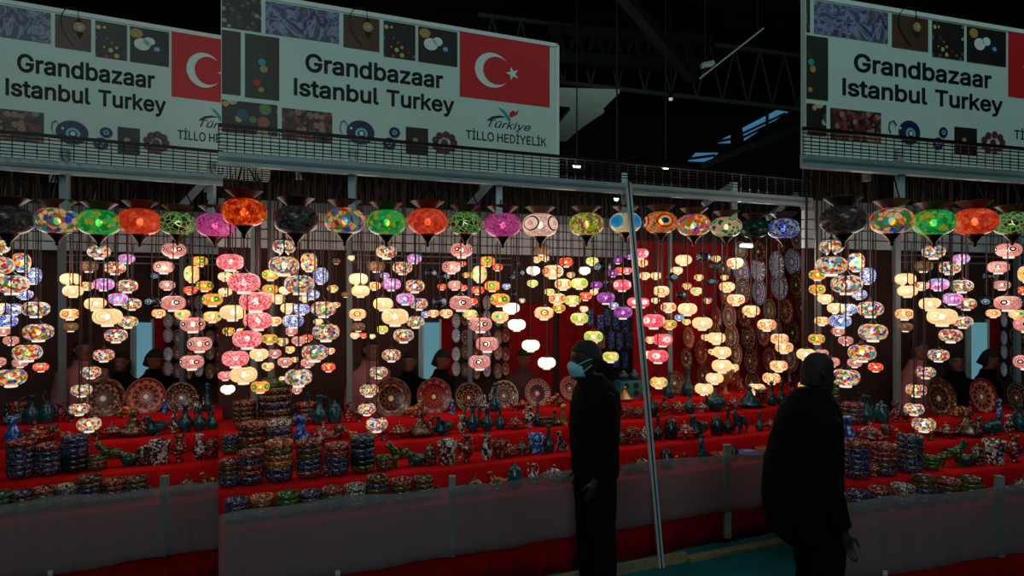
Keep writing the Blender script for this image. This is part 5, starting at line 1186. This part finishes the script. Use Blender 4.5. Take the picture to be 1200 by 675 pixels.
        for s in (-1, 1):
            for (z0, z1) in ((-.06, .1), (-.36, -.06)):
                bm = bmesh.new(); tube(bm, [T @ (Vector(p)*hh) for p in smoothpts([(s*.29, -.26 if z0 > -.1 else -.22, z0), (s*.35, -.1, (z0+z1)/2+.01), (s*.40, .07, z1)], 3)], .0032, 5); bm_obj('ear_loop', bm, M['mask'], mo, loc=Z0)
    return root
# the man: faces left, seen side-on (a person faces -y locally)
ym = 4.25
person('man in black jacket and pale blue face mask standing side-on before the netting', ((697-CX)/F*ym, ym, 0), 1.70, R(-90)+R(10), M['jacket'], M['trouser'], M['skin_dark'],
       pose={'neck0': (0, -.005, .81), 'neck1': (0, -.028, .872), 'el': (-.125, .035, .63), 'wl': (-.125, -.015, .49), 'er': (.12, .02, .63), 'wr': (.115, -.03, .50), 'kl': (-.056, -.015, .285), 'al': (-.058, -.005, .05), 'tl': (-.064, -.115, .018), 'kr': (.056, .015, .285), 'ar': (.056, .03, .05), 'tr': (.062, -.08, .018)}, mask=True, bulk=1.08, hs=1.17,
       torso=[(.48, .002, .11, .083), (.52, .0, .118, .090), (.60, -.002, .118, .092), (.68, -.002, .124, .097), (.75, .002, .126, .097), (.80, .006, .112, .085), (.835, .002, .085, .068), (.855, -.012, .055, .056), (.872, -.022, .046, .05)])
# figure in a black coat at the right, turned away from the man
yr = 3.5; kk = 1/1.69; sf = yr/4.3
def ring(z, b, f=.15, rx=.2): return ((2-(2-z)*sf)*kk, (b-f)/2*kk*sf, rx*kk*sf, (b+f)/2*kk*sf)
person('person in a bulky black coat standing side-on, right of the netting', ((956-CX)/F*yr, yr, 0), 1.69, R(90), M['coat'], M['trouser'], M['skin_dark'], 'bob', coat=True, bulk=1.15, hs=.95,
       torso=[ring(.33, .12, .12, .16), ring(.37, .22, .14, .2), ring(.43, .29, .15, .22), ring(.557, .335, .16, .25), ring(.66, .345, .16, .26), ring(.78, .34, .16, .26), ring(.90, .325, .16, .25), ring(1.01, .30, .16, .25), ring(1.12, .27, .16, .24), ring(1.236, .225, .14, .23), ring(1.32, .17, .11, .17), ring(1.38, .11, .08, .09)])
for st in STALLS:
    q = st.name
    def seller(px, d, H, yaw, shirt, skin, label, **kw):
        if st.a+10 < px < st.b-10: person(label + ', ' + q, P(st, px, d, 0), H, st.rz+yaw, shirt, M['trouser'], skin, **kw)
    seller(517, 1.95, 1.48, R(40), M['jacket'], M['skin'], 'dark-haired seller in black behind the big red plate', hair='long', headpitch=.45)
    seller(480, 2.18, 1.44, R(-30), M['jacket'], M['skin'], 'dark-haired seller in black below the lit opening', hair='long')
    seller(434, 2.0, 1.60, R(25), M['pinkshirt'], M['skin'], 'seller in a pink top behind the mosaic lamp string', hair='bob')
    if st is MAIN:
        seller(613, 1.95, 1.46, R(10), M['maroon'], M['skin'], 'seller in a black cap leaning behind the plates', headpitch=.35, cap=M['black'])
        seller(700, 2.1, 1.62, R(20), M['jacket'], M['skin'], 'seller in black behind the masked man, arm raised to the left', pose={'el': (-.2, -.06, .78), 'wl': (-.25, -.12, .90)})
# ---------------------------------------------------------------- light
def area(name, loc, rot, size, energy, col):
    l = bpy.data.lights.new(name, 'AREA'); l.size = size; l.energy = energy; l.color = col; o = bpy.data.objects.new(name, l); COL.objects.link(o); o.location = loc; o.rotation_euler = rot; return o
area('hall_flood', (-1.5, -2.5, 7.6), (R(38), 0, R(-10)), 2.5, 130, (.72, 1.0, .95))
area('hall_flood', (1.0, -3.5, 4.6), (R(84), 0, R(-5)), 2.0, 68, (.78, .96, 1.0))  # low fill added out of view to brighten the rear fascia and beams
area('hall_flood', (5, 3, 7.8), (R(5), 0, 0), 2.0, 60, (.6, 1.0, .97))
area('hall_uplight', (2.5, 8.5, 1.2), (R(180), 0, 0), 1.5, 60, (.8, 1.0, .9))  # unseen upward fill, added behind the stall to lift the pale ceiling panels
l = bpy.data.lights.new('strip_light', 'POINT'); l.energy = 5; l.color = (.8, .95, 1); l.shadow_soft_size = .08
o = bpy.data.objects.new('strip_light', l); COL.objects.link(o); o.location = PP(MAIN, 874, 293, .9)
# light thrown by the rows of lamps onto counters and stock
for st in STALLS:
    n = max(2, int((st.b-st.a)/110))
    for i in range(n):
        px = st.a+(st.b-st.a)*(i+.5)/n
        for d, z in ((.85, 2.2),):
            l = bpy.data.lights.new('lamp_cluster_light', 'POINT'); l.energy = 8.5; l.color = (1, .80, .70); l.shadow_soft_size = .25
            o = bpy.data.objects.new('lamp_cluster_light', l); COL.objects.link(o); o.location = P(st, px, d, z)
w = bpy.data.worlds.new('w'); sc.world = w; w.use_nodes = True
w.node_tree.nodes['Background'].inputs[0].default_value = (.35, .5, .55, 1); w.node_tree.nodes['Background'].inputs[1].default_value = .012
# ---------------------------------------------------------------- camera and view
cam = bpy.data.cameras.new('camera'); co = bpy.data.objects.new('camera', cam); COL.objects.link(co)
co.location = (0, 0, CH); co.rotation_euler = (PI/2, 0, 0); cam.sensor_width = 36; cam.lens = 36*F/1200; cam.shift_y = (HY-337.5)/1200
cam.clip_end = 100; sc.camera = co
sc.view_settings.view_transform = 'Standard'; sc.view_settings.look = 'None'; sc.view_settings.gamma = 1; sc.view_settings.exposure = 0
sc.view_settings.use_curve_mapping = False
sc.cycles.transparent_max_bounces = 16; sc.cycles.max_bounces = 6; sc.cycles.use_denoising = True
sc.cycles.sample_clamp_indirect = 3
